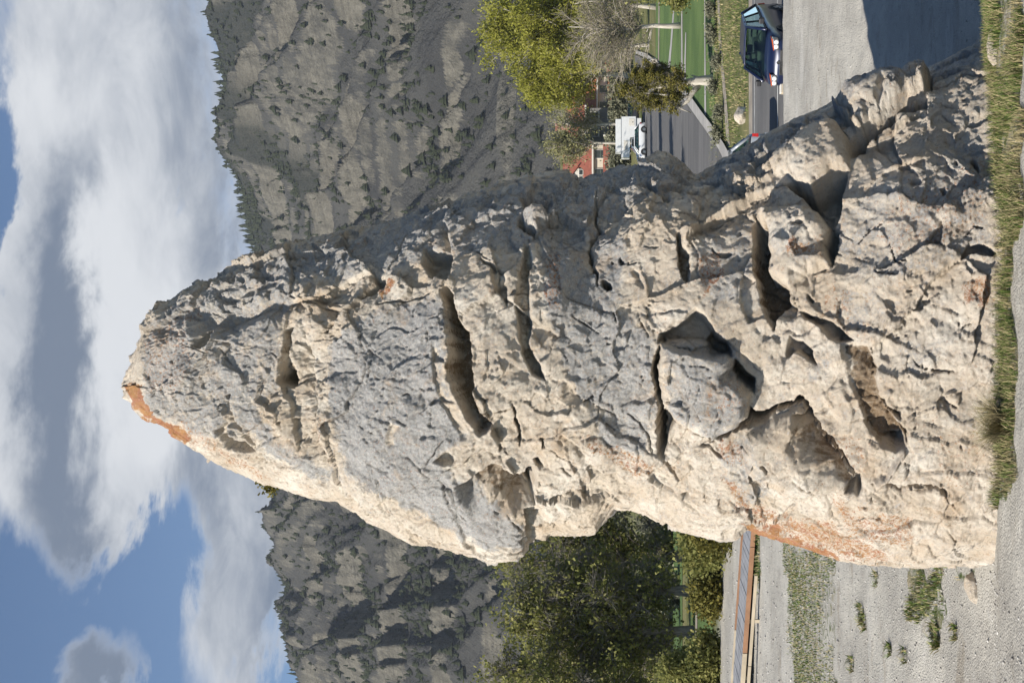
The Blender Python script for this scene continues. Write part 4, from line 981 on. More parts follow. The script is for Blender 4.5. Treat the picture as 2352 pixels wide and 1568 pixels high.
# ================================================================== MOUNTAIN
RIDGE = np.array([(1900,455),(1568,492),(1500,498),(1440,502),(1380,508),(1300,515),(1240,522),(1180,545),(1100,555),(1000,575),(900,585),(500,618),(440,625),(330,628),(250,635),(180,645),(60,655),(0,665),(-300,690)], float)   # u, v of the skyline
def mountain():
    nx, ny = 500, 360
    Y0, Y1 = 820.0, 1650.0
    u = np.linspace(-420, 1980, nx); tanu = (u - 784) / FPX
    t = np.linspace(0, 1.10, ny)
    U, T = np.meshgrid(u, t)
    rv = np.interp(U, RIDGE[::-1, 0], RIDGE[::-1, 1])
    # spurs: the ridge line comes forward and back
    q = np.stack([U.ravel() / 260, 0 * U.ravel(), 0 * U.ravel()], -1)
    Y = Y0 + (Y1 - Y0) * T
    X = (U - 784) / FPX * 1350.0 * (0.55 + 0.45 * Y / 1350.0)
    d_up = (1176 - rv) / FPX
    ztop = EYE + Y1 * (fwd.z + upv.z * d_up) / (fwd.y + upv.y * d_up) - 10.0
    x, y = X.ravel(), Y.ravel(); tt = T.ravel(); zt_ = ztop.ravel()
    P2 = np.stack([x, y, 0 * x], -1).astype(np.float32)
    base = 26.0
    # profile: steep rim, talus below
    prof = np.interp(tt, [0, .12, .30, .55, .78, .93, 1.0, 1.10], [0, .10, .30, .57, .80, .955, 1.0, 1.01])
    # gullies running down the slope, leaning to the left
    gx = x + 0.42 * (y - Y0) + 28 * perlin(P2 * 0.008)
    g1 = fbm(np.stack([gx / 150, y / 900, 0 * x], -1), 3, .5, kind=1); g2 = fbm(np.stack([gx / 42, y / 240, 0 * x + 5], -1), 3, .55, kind=1)
    amp = np.sin(np.clip(tt, 0, 1) * math.pi) ** 0.7 * (1 - .9 * sst(tt, .70, .98))
    prof2 = prof + amp * (0.155 * (g1 - .55) + 0.042 * (g2 - .6))
    z = base + (zt_ - base) * prof2
    # strata: hard beds stand out as small cliffs
    dip = z + 0.035 * x + 5 * perlin(P2 * 0.006 + 4)
    nb = dip / 46.0 + 0.25 * perlin(np.stack([0 * x, 0 * x, dip / 90], -1)); fr = nb - np.floor(nb)
    stepd = sst(fr, 0.60, 0.74) - fr
    brk = sst(fbm(P2 * 0.011 + 30, 3), -0.25, 0.2)
    z = z + amp * 19.0 * stepd * brk + amp * (2.4 * fbm(P2 * 0.05, 4) + 1.3 * fbm(P2 * .17, 3, kind=1))
    dn = dip / 17.0; fr2 = dn - np.floor(dn)
    z = z + amp * 6.0 * (sst(fr2, .55, .8) - fr2) * sst(fbm(P2 * .012 + 77, 3), -0.1, .3)
    me = mesh_from('mountain', np.stack([x, y, z], -1), grid_faces(ny, nx))
    if me.polygons[1000].normal.z < 0: me.flip_normals()
    # dark wood floor near the upper right, pale ledges
    uu = U.ravel()
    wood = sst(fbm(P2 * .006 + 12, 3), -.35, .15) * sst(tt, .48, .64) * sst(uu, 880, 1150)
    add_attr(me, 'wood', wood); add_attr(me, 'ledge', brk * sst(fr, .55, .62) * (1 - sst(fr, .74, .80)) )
    return me, (u, t, x.reshape(ny, nx), y.reshape(ny, nx), z.reshape(ny, nx), wood.reshape(ny, nx), brk.reshape(ny, nx))
mm, MG = mountain()
m, nt = new_mat('shale_slope'); p = nt.pos
geo = nt.n('ShaderNodeNewGeometry'); nz_ = nt.n('ShaderNodeSeparateXYZ', Vector=geo.outputs['True Normal']).outputs[2]
steep = nt.step(nz_, 0.58, 0.36)
n1 = nt.noise(p, 0.012, 6, 0.6); n2 = nt.noise(p, 0.09, 6, 0.65); n3 = nt.noise(p, 0.5, 4, 0.7)
talus = nt.mix(nt.step(n1, .35, .65), (0.054, 0.0535, 0.052), (0.092, 0.090, 0.082))
talus = nt.mix(nt.m('MULTIPLY', nt.step(n2, .45, .7), .5), talus, (0.070, 0.069, 0.067))
cliff = nt.mix(nt.step(n2, .35, .65), (0.125, 0.117, 0.096), (0.205, 0.19, 0.155))
sepz = nt.n('ShaderNodeSeparateXYZ', Vector=p)
bands = nt.noise(nt.n('ShaderNodeCombineXYZ', X=nt.m('MULTIPLY', sepz.outputs[0], .02), Y=0.0, Z=nt.m('MULTIPLY', sepz.outputs[2], 1.0)).outputs[0], 0.35, 5, .6)
cliff = nt.mix(nt.m('MULTIPLY', nt.step(bands, .5, .6), .5), cliff, (0.10, 0.093, 0.078))
lf = nt.m('ADD', nt.m('MULTIPLY', nt.attr('ledge'), .8), nt.m('MULTIPLY', steep, .6), clamp=True)
col = nt.mix(nt.step(nt.m('ADD', lf, nt.m('MULTIPLY', nt.m('SUBTRACT', n2, .5), .7)), .3, .8), talus, cliff)
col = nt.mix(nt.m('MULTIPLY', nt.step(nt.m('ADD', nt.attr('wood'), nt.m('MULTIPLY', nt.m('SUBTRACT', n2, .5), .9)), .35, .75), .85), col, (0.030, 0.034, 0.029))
col = nt.mix(nt.m('MULTIPLY', nt.step(n3, .5, .72), .35), col, (0.075, 0.07, 0.06))
setb(nt, Base_Color=col, Roughness=.95, Normal=nt.bump(nt.m('ADD', nt.m('MULTIPLY', n2, 5.0), nt.m('MULTIPLY', n3, 2.0)), .9, 2.0))
nt.bs.inputs['Specular IOR Level'].default_value = .1
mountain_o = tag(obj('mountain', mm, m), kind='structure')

# ------------------------------------------------------------------ pines on the slope
def pine_proto(seed, squat=1.0, sides=6, layers=3):
    """ragged little conifer, unit height"""
    r = np.random.RandomState(seed); V = []; Fc = []
    b = 0
    for t in range(4): V.append((0.035 * math.cos(t * 1.57), 0.035 * math.sin(t * 1.57), 0))
    V.append((0, 0, .4)); Fc += [(0, 1, 4), (1, 2, 4), (2, 3, 4), (3, 0, 4)]
    for k in range(layers):
        z0 = .10 + .80 * k / layers; z1 = min(1.0, z0 + .80 / layers * 1.75 + .05); rad = .27 * squat * (1 - k / layers * .82)
        b = len(V); V.append((r.uniform(-.02, .02), r.uniform(-.02, .02), z1))
        for s_ in range(sides):
            a = 6.283 * (s_ + r.uniform(-.3, .3)) / sides; rr = rad * r.uniform(.45, 1.2)
            V.append((rr * math.cos(a), rr * math.sin(a), z0 + r.uniform(-.05, .05)))
        for s_ in range(sides): Fc.append((b, b + 1 + s_, b + 1 + (s_ + 1) % sides))
    return np.array(V, np.float32), np.array(Fc, np.int32)
m, nt = new_mat('pine_needles')
oi = nt.n('ShaderNodeObjectInfo').outputs['Random']
pc = nt.mix(nt.noise(nt.pos, .05, 4, .6), (0.022, 0.030, 0.016), (0.048, 0.055, 0.026))
pc = nt.mix(nt.m('MULTIPLY', oi, .5), pc, (0.05, 0.055, 0.032))
setb(nt, Base_Color=pc, Roughness=.9, Normal=nt.bump(nt.noise(nt.pos, 1.2, 3, .8), 1.0, 1.0)); nt.bs.inputs['Specular IOR Level'].default_value = .1
M_pine = m
def plant_pines():
    r = np.random.RandomState(21); u, t, X, Y, Z, Wd, Bk = MG; ny, nx = X.shape
    ti, ui = [], []
    n_try = 42000
    i = r.randint(8, ny - 6, n_try); j = r.randint(0, nx, n_try)
    dens = fbm(np.stack([X[i, j] * .009, Y[i, j] * .009, 0 * X[i, j]], -1), 3) * .9
    tt = t[i]; keep = (dens + r.uniform(-.80, .50, n_try) + 0.8 * Wd[i, j] + .15 * (tt > .6) * (u[j] > 900)) > 0.10
    i, j = i[keep], j[keep]
    # skyline rows
    js = np.concatenate([r.randint(0, nx, 900)]); is_ = np.argmin(np.abs(t - 1.0)) + r.randint(-14, 6, len(js)); 
    gap = fbm(np.stack([u[js] / 45, 0 * u[js], 0 * u[js]], -1), 3) > np.where(u[js] > 560, -.9, -.02)
    i = np.concatenate([i, is_[gap]]); j = np.concatenate([j, js[gap]]); sky_ = np.concatenate([np.zeros(len(i) - gap.sum()), np.ones(gap.sum())])
    x = X[i, j] + r.uniform(-1.5, 1.5, len(i)); y = Y[i, j]; z = Z[i, j] - 0.8
    h = np.where(sky_ > 0, 5 + 14 * r.uniform(0, 1, len(i)) ** 1.6, 2.6 + 5.6 * r.uniform(0, 1, len(i)) ** 2.0)
    pu = 784 + x / y * FPX; pv = VH - (z - EYE) / y * FPX
    vis = ((pu > 0) & (pu < 1568) & ~((pu > 560) & (pu < 980) & (pv > 640)) & (pv < 1250))
    vis &= ~((pu > 330) & (pu < 1150 - (1250 - pv) * .35) & (pv > 820))
    order = np.argsort(-(h / y) * vis); return x[order], y[order], z[order], h[order], sky_[order], len(order)
px_, py_, pz_, ph_, psk, npn = plant_pines()
protos = [pine_proto(s, q) for s, q in ((1, .7), (2, 1.2), (3, 1.9), (4, 2.7))]
pmesh = []
for k, (V, Fc) in enumerate(protos):
    me = mesh_from('slope_pine', V, Fc, smooth=False); me.materials.append(M_pine); pmesh.append(me)
rr_ = np.random.RandomState(5)
for k in range(290):
    o = bpy.data.objects.new('slope_pine', pmesh[rr_.randint(0, 2) if psk[k] else rr_.randint(1, 4)]); COL.objects.link(o)
    o.location = (px_[k], py_[k], pz_[k]); o.scale = (ph_[k],) * 3; o.rotation_euler = (0, 0, rr_.uniform(0, 6.28))
    sk = psk[k] > 0
    tag(o, 'dark conifer on the skyline rim of the mountain' if sk else 'dark conifer scattered on the grey mountain slope', 'tree', 'pines on the mountain rim' if sk else 'pines on the mountain slope')
Vs, Fs = [], []; b = 0
for k in range(290, npn):
    V, Fc = protos[rr_.randint(0, 2) if psk[k] else rr_.randint(1, 4)]
    a = rr_.uniform(0, 6.28); c_, s_ = math.cos(a), math.sin(a)
    W_ = np.stack([V[:, 0] * c_ - V[:, 1] * s_, V[:, 0] * s_ + V[:, 1] * c_, V[:, 2]], -1) * ph_[k] + np.array([px_[k], py_[k], pz_[k]])
    Vs.append(W_); Fs.append(Fc + b); b += len(V)
if Vs:
    me = mesh_from('pine_woodland', np.concatenate(Vs), np.concatenate(Fs), smooth=False)
    tag(obj('pine_woodland', me, M_pine), 'far scattered conifers covering the mountain slope', 'trees', kind='stuff')
# ================================================================== TREES
def leaf_mat(name, c0, c1, c2, trans=0.25):
    m, nt = new_mat(name); t = nt.attr('tint')
    col = nt.mix(nt.step(t, 0.0, 0.55), c0, c1); col = nt.mix(nt.step(t, 0.55, 1.0), col, c2)
    setb(nt, Base_Color=col, Roughness=0.7); nt.bs.inputs['Specular IOR Level'].default_value = 0.2
    tr = nt.n('ShaderNodeBsdfTranslucent'); nt.put(tr.inputs[0], col)
    ms = nt.n('ShaderNodeMixShader'); ms.inputs[0].default_value = trans
    nt.t.links.new(nt.bs.outputs[0], ms.inputs[1]); nt.t.links.new(tr.outputs[0], ms.inputs[2]); nt.t.links.new(ms.outputs[0], nt.out.inputs[0])
    return m
def bark_mat(name, a, b):
    m, nt = new_mat(name); n = nt.noise(nt.mapv(nt.obj, scale=(1, 1, .2)), 9.0, 5, .65)
    setb(nt, Base_Color=nt.mix(nt.step(n, .35, .65), a, b), Roughness=.95, Normal=nt.bump(n, .8, .05)); return m
M_jun = leaf_mat('juniper_scale_leaves', (0.12, 0.132, 0.038), (0.25, 0.25, 0.078), (0.38, 0.35, 0.13), .42)
M_jun_y = leaf_mat('juniper_olive_leaves', (0.070, 0.070, 0.017), (0.165, 0.150, 0.036), (0.27, 0.22, 0.055))
M_wil = leaf_mat('young_willow_leaves', (0.22, 0.225, 0.032), (0.33, 0.325, 0.055), (0.45, 0.42, 0.12), .42)
M_oliv = leaf_mat('budding_leaves', (0.18, 0.18, 0.085), (0.26, 0.25, 0.11), (0.36, 0.33, 0.17), .3)
M_sage = leaf_mat('sagebrush_leaves', (0.12, 0.125, 0.080), (0.21, 0.21, 0.14), (0.31, 0.295, 0.20), .2)
M_bark = bark_mat('grey_bark', (0.14, 0.12, 0.10), (0.30, 0.265, 0.22))
M_pale = bark_mat('pale_bark', (0.30, 0.265, 0.22), (0.52, 0.475, 0.40))
M_twig = simple_mat('bare_twigs', (0.31, 0.265, 0.20), .9, .25, 1.5)
M_dead = simple_mat('dead_twigs', (0.22, 0.20, 0.175), .9, .3, 4.0)

def sticks(P0, P1, r0, r1):
    P0 = np.asarray(P0, float); P1 = np.asarray(P1, float); n = len(P0); d = P1 - P0; d /= np.maximum(np.linalg.norm(d, axis=1), 1e-6)[:, None]
    h = np.where(np.abs(d[:, 2:3]) < .9, [[0, 0, 1.0]], [[1.0, 0, 0]]); a = np.cross(d, h); a /= np.linalg.norm(a, axis=1)[:, None]; b = np.cross(d, a)
    V = []
    for P, rr in ((P0, r0), (P1, r1)):
        rr = np.broadcast_to(rr, (n,))
        for k in range(3):
            t = 2.094 * k; V.append(P + (a * math.cos(t) + b * math.sin(t)) * rr[:, None])
    V = np.stack(V, 1).reshape(-1, 3); o = (np.arange(n) * 6)[:, None]
    F = np.concatenate([o + np.array([[0, 1, 4, 3]]), o + np.array([[1, 2, 5, 4]]), o + np.array([[2, 0, 3, 5]])])
    return V, F

def leaves(C, size, seed, aspect=1.0, up=0.0, tint=None, tl=0.35):
    """one small quad per centre"""
    r = np.random.RandomState(seed); n = len(C)
    d = r.normal(size=(n, 3)); d[:, 2] += up; d /= np.linalg.norm(d, axis=1)[:, None]
    h = r.normal(size=(n, 3)); a = np.cross(d, h); a /= np.linalg.norm(a, axis=1)[:, None]
    s = (size * r.uniform(.55, 1.35, n))[:, None]; L = d * s * aspect; Wd = a * s * .5
    V = np.stack([C - Wd * .6, C + Wd * .6, C + L + Wd, C + L - Wd], 1).reshape(-1, 3)
    F = (np.arange(n) * 4)[:, None] + np.array([[0, 1, 2, 3]])
    t = r.uniform(0, 1, n) * tl + (1 - tl) * (r.uniform(0, 1, n) if tint is None else tint)
    return V, F, np.repeat(t, 4)

def make_tree(name, label, base, height, crown, seed, leafm, barkm, n_limb=40, n_twig=9, n_leaf=60, lsize=.1, aspect=1.4, up=.3, trunk_r=.3,
              clump=.6, lean=(0, 0), limb0=.15, twig_len=.9, dead=0.0, group=None, cat='tree', trunks=1, limb_up=.35, twig_r=.02, twigm=None, droop=0.0):
    """crown: list of ellipsoids (cx, cy, cz, rx, ry, rz) relative to the base; the limbs reach into them, twigs and leaves fill them unevenly"""
    r = np.random.RandomState(seed); t = thing(name, label, cat, base, 0, group)
    top = np.array([lean[0], lean[1], height * .86]); wood = MB(); trk = []
    for k in range(trunks):
        off = np.array([r.uniform(-.5, .5), r.uniform(-.5, .5), 0]) * trunk_r * (3 if trunks > 1 else 0)
        q = np.linspace(0, 1, 9)[:, None]; pts = off + q * (top - off * .2) + np.concatenate([np.zeros((1, 3)), np.cumsum(r.normal(size=(8, 3)) * height * .013 * np.array([1, 1, .2]), 0)])
        rad = trunk_r * (1 - .88 * q[:, 0]) * np.where(q[:, 0] < .05, 1.35, 1); trk.append(pts)
        wood.tube([tuple(p - np.array([0, 0, .25]) if i == 0 else p) for i, p in enumerate(pts)], list(rad), 9)
    wt_ = np.array([c[3] * c[4] * c[5] for c in crown]); wt_ = wt_ / wt_.sum()
    limbs = []
    for k in range(n_limb):
        c = crown[r.choice(len(crown), p=wt_)]
        d = r.normal(size=3); d /= np.linalg.norm(d); rr = r.uniform(.45, 1.0)
        e = np.array(c[:3]) + d * rr * np.array(c[3:])
        tr = trk[r.randint(trunks)]; f = np.clip(limb0 + (1 - limb0) * (e[2] / height - limb_up * r.uniform(.3, 1)), limb0, .97); s = np.array([np.interp(f, np.linspace(0, 1, 9), tr[:, i]) for i in range(3)])
        mid = .5 * (s + e) + np.array([0, 0, .10 * np.linalg.norm(e - s)]) + r.normal(size=3) * .08 * np.linalg.norm(e - s)
        q = np.linspace(0, 1, 6)[:, None]; P = (1 - q) ** 2 * s + 2 * q * (1 - q) * mid + q * q * e
        P[1:-1] += r.normal(size=(4, 3)) * .025 * np.linalg.norm(e - s)
        r0 = trunk_r * .38 * (1 - f * .6) * r.uniform(.6, 1.1)
        wood.tube([tuple(p) for p in P], list(np.linspace(r0, max(r0 * .15, .008), 6)), 5); limbs.append(P)
    wood.build('trunk', barkm, t, smooth=True)
    # twigs
    L = np.array(limbs); nt_ = n_limb * n_twig
    li = np.repeat(np.arange(n_limb), n_twig); q = r.uniform(.25, 1, nt_) * 5; i0 = np.minimum(q.astype(int), 4); fr = (q - i0)[:, None]
    T0 = L[li, i0] * (1 - fr) + L[li, i0 + 1] * fr; d = r.normal(size=(nt_, 3)) + .8 * (L[li, 5] - L[li, 0]) / np.linalg.norm(L[li, 5] - L[li, 0], axis=1)[:, None]; d[:, 2] += up - droop; d /= np.linalg.norm(d, axis=1)[:, None]
    T1 = T0 + d * (twig_len * r.uniform(.4, 1.2, nt_))[:, None]
    V, F = sticks(T0, T1, twig_r, twig_r * .4)
    obj('twigs', mesh_from('twigs', V, F), twigm or barkm, t)
    if dead:                                            # bare dead sprays standing out of the crown
        nd = int(n_limb * dead); sel = r.randint(0, n_limb, nd); S0 = np.repeat(L[sel, 4], 9, 0); dd = r.normal(size=(nd * 9, 3)); dd[:, 1] -= .7; dd /= np.linalg.norm(dd, axis=1)[:, None]
        S1 = S0 + dd * r.uniform(.3, 1.0, (nd * 9, 1)) * twig_len * 1.5
        V, F = sticks(S0, S1, twig_r * 1.2, twig_r * .4); V2, F2 = sticks(np.repeat(S0 * .45 + S1 * .55, 4, 0), np.repeat(S0 * .2 + S1 * .8, 4, 0) + r.normal(size=(nd * 36, 3)) * twig_len * .35, twig_r * .7, twig_r * .3)
        obj('dead_branches', mesh_from('dead_branches', np.concatenate([V, V2]), np.concatenate([F, F2 + len(V)])), M_dead, t)
    if n_leaf:
        keep = r.uniform(size=nt_) > .12; A = T0[keep] * .25 + T1[keep] * .75; na = len(A)
        ct = r.uniform(0, 1, na)
        C = np.repeat(A, n_leaf, 0) + np.clip(r.normal(size=(na * n_leaf, 3)), -1.9, 1.9) * clump * np.array([1, 1, .75]) * np.repeat(r.uniform(.5, 1.2, na), n_leaf)[:, None]
        C += (np.repeat(T1[keep] - T0[keep], n_leaf, 0)) * r.uniform(-.4, .4, (na * n_leaf, 1))
        V, F, tn = leaves(C, lsize, seed + 1, aspect, up, np.repeat(ct, n_leaf))
        me = mesh_from('crown', V, F, smooth=False); add_attr(me, 'tint', tn); obj('crown', me, leafm, t)
    return t

def on(px, py, Y):                                       # a foot on the terrain under a pixel column at a given distance
    x = (784.0 - py) / FPX * Y; return Vector((x, Y, zts(x, Y)))

# ---- cottonwoods and bare trees in front of the houses
b = on(1500, 55, 205); make_tree('cottonwood_tree', 'tallest yellow green cottonwood coming into leaf before the houses', b, 22.5, [(0,0,15.5,8.6,6,7.4),(-5.5,0,9,5,5,5.5),(4,0,8,7,5,6.5),(-3,0,6,5,4,3.5),(-2,0,19.5,4.5,4,3.5)], 31, M_wil, M_pale, 120, 14, 44, .17, 2.2, .9, .55, .72, twig_len=2.0, twig_r=.035)
b = on(1500, 176, 208); make_tree('cottonwood_tree', 'round yellow green cottonwood beside the orange roof', b, 17.0, [(0,0,12.0,5.0,5,4.6),(-3.4,0,10.0,2.8,4,3.0),(2.5,0,9.5,4,4,4),(-2.2,0,14.2,2.6,3,2.6)], 32, M_wil, M_pale, 90, 13, 40, .16, 2.2, .8, .42, .65, twig_len=1.7, twig_r=.03)
b = on(1500, 283, 204); make_tree('budding_tree', 'sparse olive budding tree beside the brick chimneys', b, 13.4, [(0,0,9.4,2.7,3,3.8),(1.8,0,8,1.8,2,2.6)], 33, M_oliv, M_pale, 36, 12, 4, .14, 2.2, .8, .30, .6, twig_len=1.5, twig_r=.03)
b = on(1500, 330, 200); make_tree('budding_tree', 'olive budding tree in front of the red gambrel roof', b, 13.0, [(-.4,0,10.2,2.4,3,2.8),(-2.0,0,9.8,1.7,2,2.2)], 34, M_oliv, M_pale, 40, 12, 8, .14, 2.2, .8, .26, .6, twig_len=1.5, twig_r=.03)
b = gnd(1564, 58, 60); make_tree('bare_tree', 'bare pale branched tree standing on the lawn', b, 9.6, [(-.5,0,6.2,3.6,3,3.2),(-2.6,0,4.6,2.6,2.5,2.2),(2.2,0,5.0,2.6,2.5,2.6)], 35, M_oliv, M_pale, 90, 26, 1, .07, 1.5, .5, .20, .25, limb0=.16, twig_len=1.1, twig_r=.016, twigm=M_twig, limb_up=.22)
b = on(1500, 105, 170); make_tree('bare_tree', 'bare brown twiggy tree at the end of the street', b, 9.0, [(0,0,5.0,3.4,3,3.4)], 36, M_oliv, M_pale, 60, 22, 2, .14, 1.5, .5, .28, .4, limb0=.12, twig_len=1.3, twig_r=.02, twigm=M_twig)
b = on(1500, 20, 150); make_tree('bare_tree', 'bare grey twiggy tree behind the pale lawn tree', b, 10.0, [(0,0,5.4,4.2,3,3.6)], 37, M_oliv, M_pale, 60, 22, 2, .13, 1.5, .5, .28, .4, limb0=.12, twig_len=1.4, twig_r=.02, twigm=M_twig)
# ---- twisted old juniper by the path
b = gnd(1639, 187, 58); H = 72.0 / FPX
S_ = b.y / FPX
def rel(px, py): return ((187 - py) * S_, 0.0, (1639 - px) * S_)
cl = []
for (px, py, rp, rq) in [(1500,165,17,26),(1462,178,20,20),(1530,158,16,20),(1555,180,16,24),(1450,205,28,14),(1480,232,22,16),(1440,218,18,12),(1560,215,20,20),(1520,238,20,16),(1545,255,14,14)]:
    x, y, z = rel(px, py); cl.append((x, y + (len(cl) % 3 - 1) * .5, z, rq * S_, .5, rp * S_))
tj = make_tree('gnarled_juniper', 'gnarled old juniper with thick weathered trunk by the footpath', b, 4.4, cl, 51, M_jun_y, M_pale, 56, 8, 110, .05, 1.3, .2, .30, .11, limb0=.42, twig_len=.45, dead=.5, twig_r=.014, lean=(-.25, 0), limb_up=.2)
mb = MB()
mb.tube([rel(1606, 196), rel(1590, 214), rel(1580, 232), rel(1560, 247), rel(1588, 258)], [.17, .15, .11, .07, .03], 7).tube([rel(1638, 184), rel(1610, 180), rel(1598, 176), rel(1588, 172)], [.12, .08, .05, .02], 7).tube([rel(1600, 197), rel(1575, 190), rel(1545, 187), rel(1500, 188)], [.14, .10, .08, .03], 7)
mb.tube([rel(1588, 216), rel(1575, 222), rel(1530, 216), rel(1470, 210)], [.10, .09, .06, .02], 7).build('bare_limb', M_pale, tj, smooth=True)
# ---- junipers on the left
def jun(px, py, Y, h, crown, seed, lab, n=52, lm=None, tr=.26, dead=.7, leaf=18):
    return make_tree('juniper_tree', lab, on(px, py, Y), h, list(crown) + [(.3, 0, 2.5, 1.9, 1.5, 1.35)], seed, lm or M_jun, M_bark, n, 11, leaf, .105, 1.3, .25, tr, .27, limb0=.07, twig_len=.8, dead=dead, twig_r=.014, limb_up=.25)
jun(1590, 1447, 65, 9.7, [(0,0,6.0,2.3,2,3.4),(-1.6,0,4.2,1.5,1.6,2.4),(1.7,0,4.8,1.5,1.6,2.6),(.3,0,8.2,1.0,1,1.5)], 61, 'big olive juniper with a stout straight trunk behind the boardwalk', 78)
jun(1590, 1548, 68, 11.0, [(0,0,6.6,2.1,2,4.0),(1.5,0,4.0,1.4,1.6,2.2),(-1.6,0,5.0,1.6,1.6,3.0),(-.1,0,9.6,.9,.9,1.4)], 62, 'tallest dense juniper above the dark conical bush', 78)
jun(1580, 1352, 66, 8.6, [(0,0,6.2,1.6,1.6,2.6),(.9,0,4.4,1.5,1.5,2.0),(-1.2,0,5.6,1.1,1.2,1.9)], 63, 'open juniper full of dead grey branches', 60, dead=1.3, leaf=16)
jun(1560, 1272, 70, 10.8, [(0,0,6.0,1.8,1.6,3.2),(-.6,0,9.2,1.0,1,1.5),(1.6,0,4.8,1.6,1.6,2.2),(2.8,0,4.6,1.3,1.5,1.6)], 64, 'leaning juniper growing close behind the pinnacle', 66, dead=.8)
jun(1590, 1615, 63, 10.2, [(0,0,6.0,2.0,2,3.8),(1.3,0,3.4,1.2,1.4,1.8)], 65, 'juniper with drooping lower boughs next to the tallest one', 52)
jun(1570, 1500, 82, 9.4, [(0,0,5.4,2.6,2,3.4)], 66, 'darker juniper standing behind the front row', 44)
def shrub(px, py, Y, w, h, seed, lab, lm, n=26, leaf=30, ls=.08, group=None, cat='bush', name='bush', ymul=1.0, clump=.22, tw=.45):
    b = on(px, py, Y); return make_tree(name, lab, b, h, [(0, 0, h * .48, w * .5, w * .5 * ymul, h * .48)], seed, lm, M_bark, n, 8, leaf, ls, 1.3, .4, .06, clump, limb0=.02, twig_len=tw, twig_r=.010, cat=cat, group=group, limb_up=.6)
b = on(1668, 1530, 47.5); make_tree('juniper_bush', 'dark green conical juniper bush behind the boardwalk', b, 2.2, [(0,0,.55,1.7,1.3,.6),(-.1,0,1.1,1.15,1,.6),(-.2,0,1.7,.6,.6,.5)], 71, M_jun, M_bark, 60, 10, 48, .075, 1.3, .3, .08, .2, limb0=.02, twig_len=.42, twig_r=.010, cat='bush')
shrub(1680, 1362, 46.5, 1.15, .85, 72, 'olive brown bush behind the boardwalk', M_jun_y)
shrub(1690, 1250, 45.5, 1.55, 1.5, 73, 'dark green bush against the edge of the pinnacle', M_jun, 34)
shrub(1690, 1212, 43.5, .9, .9, 74, 'yellowish bush tucked behind the pinnacle', M_jun_y)
shrub(1668, 1310, 47.5, .9, .5, 75, 'low dark shrub between two boardwalk bushes', M_jun)
r_ = random.Random(8)
for k, (px, py, Y, w, h) in enumerate([(1,1290,96,3.2,2.0),(1,1330,98,3.6,2.2),(1,1370,97,3.2,2.0),(1,1410,99,2.6,1.8),(1,1250,96,3.4,2.1),(1,1215,98,3.4,2.3),(1,1350,84,2.0,1.0),(1,1480,96,3.0,1.8),(1,1530,98,3.2,1.9)]):
    shrub(px, py, Y, w, h, 100 + k, 'grey green sagebrush on the meadow under the junipers', M_sage, 20, 26, .13, 'sagebrush under the junipers', name='sagebrush', clump=.35, tw=.7)
for k, (py, Y) in enumerate([(180,214),(200,213),(222,214),(243,212),(262,213),(300,214),(322,213),(345,212),(368,213),(390,212),(410,213),(160,215)]):
    shrub(1, py, Y, 3.2, 3.0 + r_.uniform(-.4, .7), 130 + k, 'tall grey green hedge shrub in front of the houses', M_sage, 18, 22, .24, 'hedge before the houses', name='hedge_shrub', clump=.5, tw=1.0, cat='shrub')
for k in range(7):
    py = -30 + 58 * k + r_.uniform(-8, 8); c = gnd(1645 + r_.uniform(-4, 8) + .04 * py, py, 57)
    b = c; make_tree('verge_sagebrush', 'silvery sagebrush along the trodden path on the verge', b, .4, [(0, 0, .20, .36, .35, .18)], 160 + k, M_sage, M_bark, 14, 6, 9, .06, 2.0, .9, .03, .10, limb0=.02, twig_len=.28, twig_r=.006, cat='shrub', group='sagebrush on the verge', limb_up=.6)
# dark spruce at the edge of the lawn
b = on(1600, -22, 80); make_tree('spruce_tree', 'dark spruce bough reaching over the lawn', b, 5.0, [(0,0,1.6,1.5,1.5,1.0),(0,0,3.2,.8,.8,1.2)], 190, M_jun, M_bark, 40, 9, 30, .09, 1.6, .0, .12, .2, limb0=.05, twig_len=.5)
# rough grass on the verge
rv = np.random.RandomState(2); n = 26000; X_ = rv.uniform(3, 26, n); Y_ = rv.uniform(57.8, 76, n); k_ = fbm(np.stack([X_ * .5, Y_ * .2, 0 * X_], -1), 2) > rv.uniform(-.6, .4, n)
tag(obj('verge_grass', blades('verge_grass', X_[k_], Y_[k_], .04, .15, .018, .9, 9), M_blade), 'rough green grass on the verge beyond the road', 'grass', kind='stuff')
n = 6000; X_ = rv.uniform(3, 26, n); Y_ = rv.uniform(57.6, 72, n); k_ = fbm(np.stack([X_ * .6 + 9, Y_ * .3, 0 * X_], -1), 2) > rv.uniform(-.1, .7, n)
tag(obj('verge_dry_grass', blades('verge_dry_grass', X_[k_], Y_[k_], .06, .22, .016, .9, 19), M_dry), 'straw coloured dry grass on the verge', 'grass', kind='stuff')
# plant on the shoulder of the pinnacle
sx0 = at(622, 1112, ROCK_Y)
for nm in ('ledge_plant',):
    t = thing(nm, 'small green plant rooted in a crevice on the pinnacle shoulder', 'plant', sx0 + Vector((.05, -.05, -.02)))
    r0 = np.random.RandomState(4); C = r0.normal(size=(420, 3)) * np.array([.07, .07, .07]) + np.array([-.02, 0, .02])
    V, F, tn = leaves(C, .035, 6, 1.5, .5); me = mesh_from('foliage', V, F, smooth=False); add_attr(me, 'tint', tn); obj('foliage', me, M_jun_y, t)
    MB().tube([(.08, .06, -.06), (.03, .02, -.01), (-.03, 0, .05)], [.012, .009, .004], 5).build('stem', M_bark, t)

